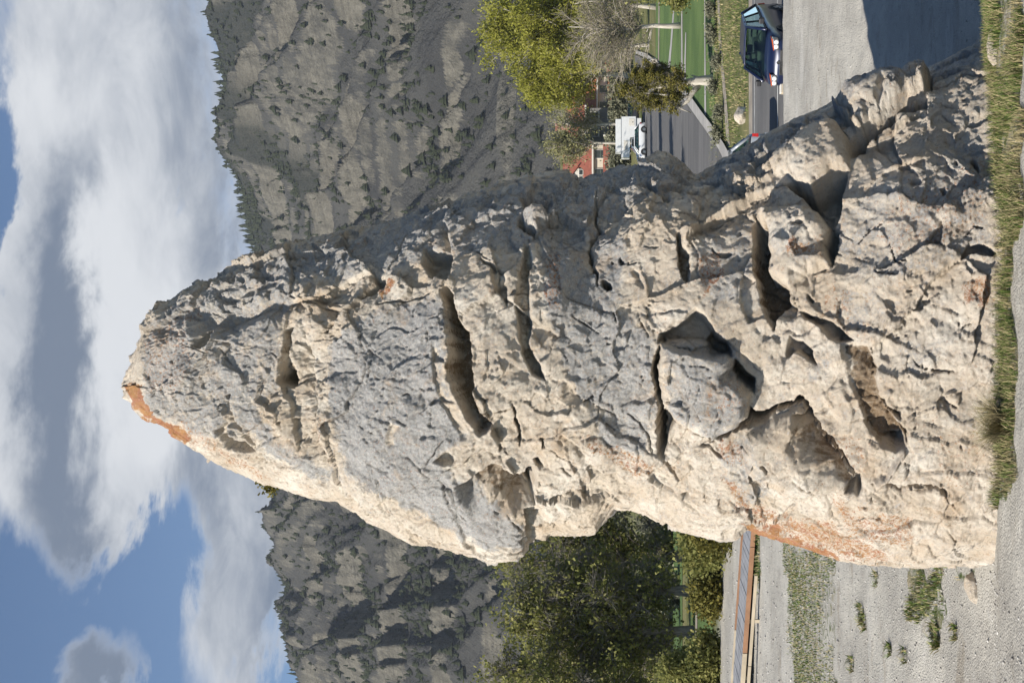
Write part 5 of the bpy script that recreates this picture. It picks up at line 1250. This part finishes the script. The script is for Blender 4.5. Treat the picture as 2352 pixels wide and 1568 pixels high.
# cottonwoods beyond the pinnacle: they throw the long shadows over lawn and street
for k, (x, Y, h) in enumerate([(3.0,108,13),(5.5,128,15),(-2,140,16),(8.0,152,15),(1.0,92,9),(11,172,14)]):
    make_tree('cottonwood_tree', ['leafing cottonwood by the footpath behind the pinnacle','cottonwood with a wide crown behind the pinnacle','tall cottonwood across the street behind the pinnacle','cottonwood beside the street behind the pinnacle','small cottonwood on the lawn behind the pinnacle','cottonwood near the camper behind the pinnacle'][k], Vector((x, Y, zts(x, Y))), h, [(0,0,h*.62,h*.26,h*.24,h*.34)], 210 + k, M_wil, M_pale, 50, 11, 14, .22, 2.2, .8, .3, .6, twig_len=1.5, twig_r=.03)
# ================================================================== BOARDWALK
M_plank = simple_mat('weathered_plank', (0.27, 0.27, 0.275), .85, .22, 2.2)
M_trim = simple_mat('rusty_trim_board', (0.31, 0.165, 0.09), .85, .2, 2.0)
M_rail = simple_mat('pale_rail_timber', (0.48, 0.40, 0.285), .85, .15, 2.0)
def boardwalk():
    A = Vector((-2.6, 37.55, .93)); B = Vector((-14.6, 38.9, 1.62)); d = (B - A); L = d.length; d.normalize()
    side = Vector((0.08, 1, 0)).normalized(); up_ = Vector((0, 0, 1))
    t = thing('boardwalk', 'grey plank boardwalk with rust red edge boards crossing the gravel', 'boardwalk', A)
    Wd = 2.15; pitch = .19; n = int(L / pitch)
    w = .172
    mbp = MB()
    bas = [Vector(v) for v in ((0, 0, 0),)]
    v = []
    for h in (-.045, 0):
        for (a, b) in ((0, 0), (w, 0), (w, Wd), (0, Wd)): v.append(tuple(d * a + side * b + up_ * h))
    mbp.v = v; mbp.f = [(3, 2, 1, 0), (4, 5, 6, 7), (0, 1, 5, 4), (1, 2, 6, 5), (2, 3, 7, 6), (3, 0, 4, 7)]
    p0 = mbp.build('plank', M_plank, t)
    rr = random.Random(3)
    for k in range(1, n):
        c = p0.copy(); COL.objects.link(c); c.parent = t; c.location = d * (k * pitch) + up_ * rr.uniform(-.006, .006)
    def beam(name, s0, s1, off, wdt, z0, z1, mat):
        q = MB(); v = []
        for h in (z0, z1):
            for (a, b) in ((s0, off), (s1, off), (s1, off + wdt), (s0, off + wdt)): v.append(tuple(d * a + side * b + up_ * h))
        q.v = v; q.f = [(3, 2, 1, 0), (4, 5, 6, 7), (0, 1, 5, 4), (1, 2, 6, 5), (2, 3, 7, 6), (3, 0, 4, 7)]
        return q.build(name, mat, t)
    s = 0.0; k = 0
    while s < L:                                         # edge boards in lengths, red ones near the rock
        e = min(L, s + 2.95); beam('edge_board', s, e - .02, -.07, .06, -.09, .03, M_trim if e < 6.1 else M_rail); beam('edge_board', s, e - .02, Wd + .01, .07, -.05, .05, M_trim if e < 6.1 else M_rail); s = e
    for k in range(8): beam('support_joist', .2 + k * 1.6, .3 + k * 1.6, .1, Wd - .2, -.25, -.05, M_rail)
    s = 4.2
    t2 = thing('low_rail', 'low pale timber kerb rail along the boardwalk edge', 'rail', A + d * 3.6 + side * -.6 - up_ * .16)
    def beam2(name, s0, s1, off, wdt, z0, z1):
        q = MB(); v = []
        for h in (z0, z1):
            for (a, b) in ((s0, off), (s1, off), (s1, off + wdt), (s0, off + wdt)): v.append(tuple(d * a + side * b + up_ * h))
        q.v = v; q.f = [(3, 2, 1, 0), (4, 5, 6, 7), (0, 1, 5, 4), (1, 2, 6, 5), (2, 3, 7, 6), (3, 0, 4, 7)]; q.build(name, M_rail, t2)
    for k in range(4):
        beam2('rail_beam', k * 2.5, k * 2.5 + 2.48, 0, .10, .0, .075); beam2('post', k * 2.5 + 1.2, k * 2.5 + 1.29, .01, .08, -.45, -.003)
boardwalk()

# ================================================================== HOUSES
M_cream = simple_mat('cream_wall', (0.60, 0.54, 0.42), .85, .10, .8)
M_redroof = simple_mat('red_roof_tiles', (0.24, 0.072, 0.046), .8, .2, 1.5, bump=.4, bscale=5)
M_orroof = simple_mat('orange_roof_tiles', (0.42, 0.15, 0.075), .8, .2, 1.5, bump=.4, bscale=5)
M_brick = simple_mat('pink_brick', (0.42, 0.17, 0.12), .9, .2, 4)
M_trimw = simple_mat('white_trim', (0.68, 0.64, 0.56), .7, .06, 1)
M_shut = simple_mat('green_sash', (0.10, 0.14, 0.11), .6, .1, 1)
M_pane = simple_mat('window_pane', (0.035, 0.042, 0.045), .12, .3, .8)
M_greyw = simple_mat('shaded_wall_grey', (0.20, 0.19, 0.18), .9, .15, .8)  # grey carries the shade on the chimney house wall; porch floors share it
def window(par, x, z, w, h, y, sash=None):
    f = MB().box(x - w / 2 - .10, x + w / 2 + .10, y - .10, y + .05, z - .10, z + h + .10).build('window', M_trimw, par)
    MB().box(x - w / 2, x + w / 2, y - .125, y - .102, z, z + h).build('pane', M_pane, f)
    MB().box(x - w / 2, x + w / 2, y - .150, y - .127, z + h * .47, z + h * .53).build('sash_bar', sash or M_trimw, f)
    MB().box(x - w / 2 - .16, x + w / 2 + .16, y - .22, y - .11, z - .20, z - .105).build('sill', M_trimw, f)
    return f
def house(label, loc, rotz, W_, D_, hw, rh, roofm, wallm, dormers=(), porch=True, chim=(), wins=2, gambrel=True, pcols=5):
    t = thing('house', label, 'house', loc, rotz)
    MB().box(-W_ / 2, W_ / 2, 0, D_, -1.5, hw).build('wall', wallm, t)
    o = .45
    if gambrel: prof = [(-o, hw - .15), (D_ * .16, hw + rh * .68), (D_ * .5, hw + rh), (D_ * .84, hw + rh * .68), (D_ + o, hw - .15)]
    else: prof = [(-o, hw - .15), (D_ * .5, hw + rh), (D_ + o, hw - .15)]
    rf = MB().prism([(a, b) for a, b in prof] + [(a, b - .22) for a, b in prof[::-1]], 0, -W_ / 2 - o, W_ / 2 + o).build('roof', roofm, t)
    gb = [(0.02, hw)] + [(max(.02, min(D_ - .02, a)), b - .24) for a, b in prof[1:-1]] + [(D_ - .02, hw)]
    MB().prism(gb, 0, -W_ / 2 + .03, W_ / 2 - .03).build('gable_wall', wallm, t)
    MB().box(-W_ / 2 - o, W_ / 2 + o, -o - .12, -o + .05, hw - .42, hw - .16).build('eaves_board', M_trimw, t)
    for x in dormers:
        dw, dz0, dh = 2.3, hw + .35, 1.75; yb = D_ * .05
        dm = MB().prism([(x - dw / 2, dz0), (x + dw / 2, dz0), (x + dw / 2, dz0 + dh), (x, dz0 + dh + .9), (x - dw / 2, dz0 + dh)], 1, yb, D_ * .4).build('dormer', M_trimw, t)
        MB().prism([(x - dw / 2 - .35, dz0 + dh - .1), (x, dz0 + dh + 1.02), (x + dw / 2 + .35, dz0 + dh - .1), (x + dw / 2 + .35, dz0 + dh + .12), (x, dz0 + dh + 1.26), (x - dw / 2 - .35, dz0 + dh + .12)], 1, yb - .4, D_ * .42).build('dormer_roof', roofm, t)
        for s in (-.52, .52): window(t, x + s, dz0 + .3, .72, 1.25, yb)
    for k in range(wins):
        x = -W_ / 2 + W_ * (k + .5) / wins
        window(t, x, hw - 2.4, 1.25, 1.7, -.0, M_shut); 
        if k != wins // 2: window(t, x, .9, 1.2, 1.7, -.0)
    dr = MB().box(-.1, 1.0, -.09, .05, 0, 2.2).build('door', M_shut, t); MB().box(.06, .14, -.13, -.10, .98, 1.08).build('door_handle', M_trimw, dr)
    if porch:
        pz = hw - 2.9; pd = 2.6
        MB().prism([(-pd - .3, pz - .05), (.02, pz + .95), (.02, pz + .72), (-pd - .3, pz - .28)], 0, -W_ / 2 - .2, W_ / 2 + .2).build('porch_roof', roofm, t)
        MB().box(-W_ / 2 - .15, W_ / 2 + .15, -pd - .2, -pd + .1, pz - .62, pz - .29).build('porch_beam', M_trimw, t)
        MB().box(-W_ / 2, W_ / 2, -pd, -.02, -1.2, .12).build('porch_floor', M_greyw, t)
        for k in range(pcols):
            x = -W_ / 2 + .2 + (W_ - .4) * k / (pcols - 1); MB().box(x - .15, x + .15, -pd - .12, -pd + .08, .125, pz - .625).build('porch_column', M_trimw, t)
            if k < pcols - 1: MB().box(x + .16, x + (W_ - .4) / (pcols - 1) - .16, -pd - .06, -pd + .0, .2, .95).build('porch_railing', M_trimw, t)
    for (x, y, z1, m_) in chim:
        c_ = MB().box(x - .45, x + .45, y - .4, y + .4, hw + .3, z1).build('chimney', m_, t); MB().box(x - .55, x + .55, y - .5, y + .5, z1 + .003, z1 + .25).build('chimney_cap', m_, c_)
    return t
def hloc(py, Y, dz=0): 
    b = on(0, py, Y); return b + Vector((0, 0, dz))
house('cream house with red gambrel roof and twin window dormer', hloc(398, 226), R(-4), 9.0, 9.5, 5.6, 4.7, M_redroof, M_cream, dormers=(-.4,), wins=3, chim=((-3.6, 4.5, 11.2, M_trimw),))
house('house with shade tinted grey walls and two tall pink brick chimneys', hloc(305, 232), R(-3), 8.0, 9.0, 6.6, 3.2, M_redroof, M_greyw, wins=3, porch=False, chim=((-1.9, 3, 11.0, M_brick), (1.2, 3, 11.2, M_brick)), gambrel=False)
house('cream house under a bright orange red roof', hloc(225, 234), R(10), 11.5, 9.0, 4.6, 4.0, M_orroof, M_cream, wins=4, gambrel=False)
house('cream porch house half hidden behind the cottonwoods', hloc(135, 236), R(-6), 10.5, 9.0, 5.2, 4.2, M_redroof, M_cream, wins=3, dormers=(0,), chim=((3, 4, 10.5, M_brick),))
# small flag on the porch
fl = thing('flag', 'small striped flag hanging on the porch of the gambrel house', 'flag', hloc(358, 222.6, 1.9), R(-4))
MB().tube([(0, 0, 0), (-.9, -.5, .9)], .025, 6).build('flag_pole', M_trimw, fl)
m, nt = new_mat('flag_cloth'); sp = nt.n('ShaderNodeSeparateXYZ', Vector=nt.obj)
stripe = nt.m('GREATER_THAN', nt.m('FRACT', nt.m('MULTIPLY', sp.outputs[2], 6.5)), .5)
canton = nt.m('MULTIPLY', nt.m('LESS_THAN', sp.outputs[0], -.45), nt.m('GREATER_THAN', sp.outputs[2], .32))
setb(nt, Base_Color=nt.mix(canton, nt.mix(stripe, (.55, .04, .05), (.8, .8, .8)), (.03, .05, .2)), Roughness=.8)
MB().prism([(-.88, .86), (-.10, .10), (-.16, -.62), (-.5, -.5), (-.86, -.2)], 1, -.30, -.28).build('flag_cloth', m, fl)
# lamp post before the brick chimney house
lp = thing('street_lamp', 'white globe street lamp before the brick chimney house', 'lamp post', hloc(312, 219)); 
MB().lathe([(.10, -.3), (.07, .3), (.05, 3.3)], 2, (0, 0, 0), 8).build('post', M_trimw, lp); MB().lathe([(.05, 3.3), (.2, 3.4), (.24, 3.6), (.18, 3.8), (.02, 3.88)], 2, (0, 0, 0), 10).build('globe', M_trimw, lp, smooth=True)
# ================================================================== VEHICLES
def paint(name, col, rough=.28, coat=.6):
    m, nt = new_mat(name); n = nt.noise(nt.obj, 2.0, 3)
    setb(nt, Base_Color=nt.mix(n, tuple(c * .9 for c in col), tuple(min(1, c * 1.1) for c in col)), Roughness=rough, Metallic=.15); nt.bs.inputs['Coat Weight'].default_value = coat; nt.bs.inputs['Coat Roughness'].default_value = .06
    return m
M_navy = paint('navy_paint', (0.007, 0.013, 0.045), .3, .35); M_white = paint('white_paint', (0.82, 0.82, 0.81), .35); M_silver = paint('silver_paint', (0.34, 0.36, 0.38), .3); M_dkgrey = paint('dark_grey_paint', (0.035, 0.035, 0.038)); M_teal = paint('teal_paint', (0.012, 0.05, 0.06))
M_tyre = simple_mat('tyre_rubber', (0.018, 0.018, 0.018), .85, .2, 8); M_rim = simple_mat('alloy_rim', (0.45, 0.46, 0.47), .3, .1, 5, metallic=.8); M_blk = simple_mat('black_plastic', (0.02, 0.02, 0.022), .55, .2, 5)
M_chrome = simple_mat('bright_chrome', (0.62, 0.62, 0.62), .12, .05, 5, metallic=1.0); M_amber = simple_mat('amber_lens', (0.55, 0.10, 0.02), .2, .1, 5); M_red = simple_mat('red_lens', (0.42, 0.015, 0.012), .2, .1, 5); M_plate = simple_mat('plate_white', (0.75, 0.75, 0.74), .4, .05, 5)
M_seat = simple_mat('seat_cloth', (0.16, 0.165, 0.15), .9, .2, 6)
m, nt = new_mat('car_glass'); nt.t.nodes.remove(nt.bs)
tr = nt.n('ShaderNodeBsdfTransparent'); tr.inputs[0].default_value = (.42, .56, .49, 1); gl = nt.n('ShaderNodeBsdfGlossy'); gl.inputs['Roughness'].default_value = .03; gl.inputs[0].default_value = (.9, .95, .95, 1)
fz = nt.n('ShaderNodeFresnel'); fz.inputs[0].default_value = 1.5; fz2 = nt.m('ADD', nt.m('MULTIPLY', fz.outputs[0], .9), .03, clamp=True)
ms = nt.n('ShaderNodeMixShader'); nt.put(ms.inputs[0], fz2); nt.t.links.new(tr.outputs[0], ms.inputs[1]); nt.t.links.new(gl.outputs[0], ms.inputs[2]); nt.t.links.new(ms.outputs[0], nt.out.inputs[0]); M_glass = m

def make_car(name, label, loc, heading, L, Wd, H, pm, prof, cab, cat='car', detail=True, wheelbase=.60, zb=.20, wr=.31, amber=True):
    """x forward. prof: (x, belt height, half-width factor) stations; cab: base front x, base rear x, roof front x, roof rear x, belt z front, belt z rear"""
    t = thing(name, label, cat, loc, heading); w = Wd / 2
    xs = np.array([p[0] for p in prof]); N = 34; xi = np.linspace(xs[0], xs[-1], N); zi = np.interp(xi, xs, [p[1] for p in prof]); wi = w * np.interp(xi, xs, [p[2] for p in prof])
    ax = (xs[-1] - .80 * (L / 4.2), xs[-1] - .80 * (L / 4.2) - wheelbase * L)
    V = []
    for x, z, ww in zip(xi, zi, wi):
        zl = zb
        sec = [(0, zl), (ww * .9, zl), (ww * .985, zl + .14), (ww, zl + .34), (ww * .985, z - .10), (ww * .93, z - .015), (ww * .6, z + .03), (0, z + .045)]
        ring = sec + [(-a, b) for a, b in sec[-2:0:-1]]
        V += [(x, a, b) for a, b in ring]
    V = np.array(V); nc = 14; F = grid_faces(N, nc, True).tolist(); F.append(tuple(range(nc))); F.append(tuple(range((N - 1) * nc, N * nc))[::-1])
    mb = MB(); mb.v = [tuple(v) for v in V]; mb.f = [tuple(f) for f in F]; mb.build('body', pm, t, smooth=True)
    bf, br, rf, rr, zf, zr = cab; wb = w * .93; wt = w * .74; zc = H - .05
    gl_ = lambda nm, pts: MB().poly(pts).build(nm, M_glass, t)
    gl_('windscreen', [(bf, -wb, zf), (bf, wb, zf), (rf, wt, zc), (rf, -wt, zc)]); gl_('rear_window', [(br, -wb, zr), (rr, -wt, zc), (rr, wt, zc), (br, wb, zr)])
    def lerp(a, b, f): return tuple(a[i] + (b[i] - a[i]) * f for i in range(3))
    for s in (1, -1):
        A, B, C, D = (bf, s * wb, zf), (br, s * wb, zr), (rr, s * wt, zc), (rf, s * wt, zc)
        n_p = 3 if L > 4 else 2
        for k in range(n_p):
            f0, f1 = k / n_p + .012, (k + 1) / n_p - .012; gl_('side_window', [lerp(A, B, f0), lerp(A, B, f1), lerp(D, C, f1), lerp(D, C, f0)])
        for k in range(n_p + 1):
            f0 = k / n_p; MB().tube([lerp(A, B, f0), lerp(lerp(A, B, f0), lerp(D, C, f0), .5), lerp(D, C, f0)], .052 if k in (0, n_p) else .032, 6).build('pillar', pm if k in (0, n_p) else M_blk, t, smooth=True)
        MB().tube([A, lerp(A, B, .5), B], .03, 6).build('belt_trim', M_blk, t)
    # roof skin
    nu, nv = 9, 9; Vr = []
    for i in range(nu):
        f = i / (nu - 1); x = rf + .06 + (rr - .06 - rf - .06) * f
        for j in range(nv):
            g = -1 + 2 * j / (nv - 1); Vr.append((x, g * (wt + .035), zc + .055 * (1 - g ** 4) * (.35 + .65 * math.sin(math.pi * (f * .9 + .05)) ** .5) - .01))
    mb = MB(); mb.v = Vr; mb.f = [tuple(q) for q in grid_faces(nu, nv).tolist()]; ro = mb.build('roof', pm, t, smooth=True); so = ro.modifiers.new('s', 'SOLIDIFY'); so.thickness = .03
    xF, xR = xs[-1], xs[0]
    for s in (1, -1):
        for i, x in enumerate(ax):
            wh = MB().lathe([(wr * .62, -.10), (wr * .94, -.10), (wr, -.06), (wr, .06), (wr * .94, .10), (wr * .62, .10)], 1, (0, 0, 0), 24).build('wheel', M_tyre, t, smooth=False, loc=(x, s * (w - .09), wr))
            rim = MB().lathe([(wr * .64, -.02), (wr * .64, .02)], 1, (0, s * .085, 0), 24).build('rim', M_blk, wh)
            for q in range(7):
                a = q * 2 * math.pi / 7; MB().box(0, wr * .62, s * .108 - .008, s * .108 + .008, -.032, .032, Matrix.Rotation(a, 4, 'Y')).build('spoke', M_rim, wh)
            MB().lathe([(wr * .15, -.01), (wr * .15, .01)], 1, (0, s * .12, 0), 10).build('hub_cap', M_rim, wh)
            # dark arch
            pts = [(wr * 1.16 * math.cos(a), wr * 1.16 * math.sin(a)) for a in np.linspace(-.35, math.pi + .35, 18)]
            MB().prism(pts, 1, min(s * (w - .30), s * (w + .004)), max(s * (w - .30), s * (w + .004))).build('wheel_arch', M_blk, t, loc=(x, 0, wr))
        hz = np.interp(xF - .18, xi, zi); ww = np.interp(xF - .10, xi, wi)
        y0, y1 = sorted((s * ww * .52, s * ww * 1.02))
        hl = MB().prism([(y0, hz - .19), (y1, hz - .15), (y1, hz + .02), (y0, hz - .05)], 0, xF - .34, xF + .012).build('headlight', M_chrome, t, bevel=.02)
        for q in (.68, .88): MB().lathe([(.062, 0), (.068, .02), (.045, .035)], 0, (xF + .004, s * ww * q, hz - .095), 12).build('lamp_lens', M_plate, hl)
        if amber: MB().prism([(y0, hz - .04), (y1, hz + .025), (y1, hz + .05), (y0, hz - .02)], 0, xF - .32, xF + .006).build('indicator_lens', M_amber, hl)
        MB().prism(sorted([(s * w * .60, .70), (s * w * .98, .70), (s * w * .98, .98), (s * w * .66, .98)]) if False else [(s * w * .66, .70), (s * w * .93, .70), (s * w * .91, .90), (s * w * .72, .90)], 0, xR - .012, xR + .10).build('tail_light', M_red, t)
        mr = MB().box(bf - .42, bf - .28, min(s * (w + .02), s * (w + .2)), max(s * (w + .02), s * (w + .2)), zf + .03, zf + .19).build('wing_mirror', M_blk, t, bevel=.03)
    MB().box(xF - .1, xF + .016, -w * .45, w * .45, np.interp(xF, xi, zi) - .22, np.interp(xF, xi, zi) - .07).build('grille', M_blk, t, bevel=.01)
    for k in (-1, 0, 1): MB().box(xF + .014, xF + .024, -w * .42, w * .42, np.interp(xF, xi, zi) - .152 + k * .045, np.interp(xF, xi, zi) - .138 + k * .045).build('grille_bar', M_chrome, t)
    MB().lathe([(.055, 0), (.05, .012)], 0, (xF + .018, 0, np.interp(xF, xi, zi) - .03), 14).build('badge', M_chrome, t)
    MB().box(xF - .16, xF + .05, -w * .86, w * .86, .24, .46).build('front_bumper', pm, t, bevel=.05)
    MB().box(xF + .052, xF + .064, -.2, .2, .36, .50).build('number_plate', M_plate, t)
    MB().box(xR - .05, xR + .16, -w * .9, w * .9, .26, .50).build('rear_bumper', pm, t, bevel=.05)
    if detail:
        for s in (1, -1):
            for x in (.15, -.85):
                if x > br + .3: MB().box(x - .12, x + .12, s * .38 - .24, s * .38 + .24, .45, 1.08).build('seat', M_seat, t, bevel=.05); MB().box(x - .16, x - .06, s * .38 - .12, s * .38 + .12, 1.12, 1.30).build('headrest', M_seat, t, bevel=.03)
        mb = MB(); mb.tube([(bf - .75 + .19 * math.sin(a) * .35, .38 + .19 * math.cos(a), .92 + .19 * math.sin(a)) for a in np.linspace(0, 6.1, 14)], .018, 5); mb.build('steering_wheel', M_blk, t)
        MB().box(bf - .75, bf - .25, -wb * .9, wb * .9, zf - .2, zf - .02).build('dashboard', M_blk, t)
        MB().tube([(rr + .45, 0, H + .02), (rr + .30, 0, H + .28)], .006, 5).build('antenna', M_blk, t)
    return t
HATCH = [(-2.05, .90, .86), (-1.9, .98, .93), (-1.2, .98, 1.0), (.55, .96, 1.0), (1.2, .94, .985), (1.75, .88, .93), (1.98, .80, .82), (2.06, .68, .74)]
SUV = [(-2.25, .98, .90), (-2.1, 1.06, .95), (-1.2, 1.05, 1.0), (.65, 1.03, 1.0), (1.35, 1.0, .985), (1.95, .90, .94), (2.2, .78, .85), (2.28, .62, .78)]
WAGON = [(-2.3, .88, .90), (-2.15, .95, .95), (-1.2, .95, 1.0), (.65, .93, 1.0), (1.35, .90, .985), (1.95, .80, .94), (2.2, .70, .85), (2.28, .56, .78)]
# heading 0 = +x ; the blue car comes towards us and a little to the left
c = at(1760, 52, 43.0); gz = zts(c.x, 43.0)
make_car('blue_hatchback', 'navy blue hatchback with clear round headlights parked beyond the gravel mound', (c.x - .50, 43.8, gz + .012), R(-90 - 27), 4.1, 1.72, 1.52, M_navy, HATCH, (1.25, -1.78, .30, -1.35, .97, 1.0))
pst = at(1790, 205, 41.2); pb = zts(pst.x, 41.2)
t = thing('timber_post', 'short cream timber post in front of the blue hatchback', 'post', (pst.x, 41.2, pb)); MB().box(-.14, .14, -.14, .14, -.2, .66).build('post_shaft', M_rail, t, bevel=.03); MB().box(-.13, .13, -.13, .13, .655, .70).build('post_cap', M_trimw, t, bevel=.02)
c = at(1705, 345, 48.0)
make_car('silver_wagon', 'silver station wagon half hidden behind the pinnacle', (4.75, 48.2, zts(4.75, 48.2) + .012), R(180 - 6), 4.6, 1.78, 1.62, M_silver, [(a, b + .05, w_) for a, b, w_ in WAGON], (1.2, -2.2, .45, -1.75, .98, 1.0), amber=False)
c = at(1650, 372, 64.0)
make_car('white_saloon', 'pale car roof showing beyond the silver wagon', (c.x - 2.7, 63.0, zts(c.x, 63.0) + .012), R(185), 4.5, 1.76, 1.48, M_white, WAGON, (1.2, -1.9, .35, -1.35, .95, .96), detail=False, amber=False)
c = on(0, 324, 176); cz_ = zts(c.x, 176) + .11
make_car('white_suv', 'white crossover car driving along the street below the camper', (c.x - .25, 176, cz_), R(180 + 3), 4.7, 1.85, 1.62, M_white, SUV, (1.35, -2.1, .55, -1.5, 1.04, 1.06), detail=False, amber=False, wr=.36)
c2 = on(0, 268, 186); make_car('dark_suv', 'dark grey car parked behind the white crossover', (c2.x, 186, zts(c2.x, 186) + .30), R(178), 4.6, 1.85, 1.75, M_dkgrey, SUV, (1.2, -2.1, .5, -1.7, 1.05, 1.08), detail=False, amber=False, wr=.36)
c2 = on(0, 236, 218); make_car('teal_car', 'dark teal car parked in front of the orange roofed house', (c2.x, 217.5, zts(c2.x, 217.5) + .9), R(175), 4.6, 1.85, 1.75, M_teal, SUV, (1.2, -2.1, .5, -1.7, 1.05, 1.08), detail=False, amber=False, wr=.36)
# ---- truck camper
c = on(0, 322, 181); zc_ = zts(c.x, 181) + .11
t = thing('truck_camper', 'white truck carrying a boxy camper with over cab bunk', 'camper', (c.x, 181.0, zc_), R(180))
MB().prism([(-2.6, .45), (2.75, .45), (2.8, .95), (1.75, 1.12), (1.15, 1.75), (.0, 1.78), (-.05, 1.12), (-2.6, 1.1)], 1, -.95, .95).build('truck_body', M_white, t, bevel=.05)
MB().prism([(-2.8, 1.15), (-.1, 1.15), (-.1, 1.86), (2.45, 1.95), (2.45, 3.0), (-2.8, 3.0)], 1, -1.1, 1.1).build('camper_box', M_white, t, bevel=.04)
MB().box(-2.5, 1.75, -1.05, 1.05, 3.05, 3.75).build('raised_roof', M_white, t, bevel=.05); MB().box(-2.82, 2.47, -1.12, 1.12, 3.0, 3.05).build('roof_seam', M_silver, t)
for s in (1, -1):
    MB().prism([(.1, 1.16), (1.2, 1.16), (.95, 1.68), (.1, 1.68)], 1, min(s * .955, s * .985), max(s * .955, s * .985)).build('cab_window', M_pane, t)
    h_ = MB().box(-2.5, -1.6, min(s * 1.105, s * 1.125), max(s * 1.105, s * 1.125), 1.35, 2.05).build('storage_hatch', M_trimw, t); MB().box(-2.1, -2.0, min(s * 1.13, s * 1.15), max(s * 1.13, s * 1.15), 1.5, 1.6).build('hatch_handle', M_blk, h_)
    MB().box(.3, 1.6, min(s * 1.105, s * 1.12), max(s * 1.105, s * 1.12), 2.2, 2.7).build('bunk_window', M_trimw, t)
    for x in (1.9, -1.7): 
        wh = MB().lathe([(.24, -.12), (.37, -.12), (.40, -.06), (.40, .06), (.37, .12), (.24, .12)], 1, (0, 0, 0), 20).build('wheel', M_tyre, t, loc=(x, s * .88, .40)); MB().lathe([(.24, -.02), (.2, .02)], 1, (0, s * .11, 0), 16).build('rim', M_rim, wh)

# ================================================================== AIR
hz = MB().box(-3050, 3050, -140, 2700, -2.2, 520).build('haze', None)
m = bpy.data.materials.new('thin_blue_haze'); m.use_nodes = True; m.node_tree.nodes.clear()
o_ = m.node_tree.nodes.new('ShaderNodeOutputMaterial'); v_ = m.node_tree.nodes.new('ShaderNodeVolumePrincipled')
v_.inputs['Color'].default_value = (.80, .88, 1.0, 1); v_.inputs['Density'].default_value = .00006; v_.inputs['Anisotropy'].default_value = .0
m.node_tree.links.new(v_.outputs[0], o_.inputs['Volume']); hz.data.materials.append(m)
tag(hz, kind='stuff')
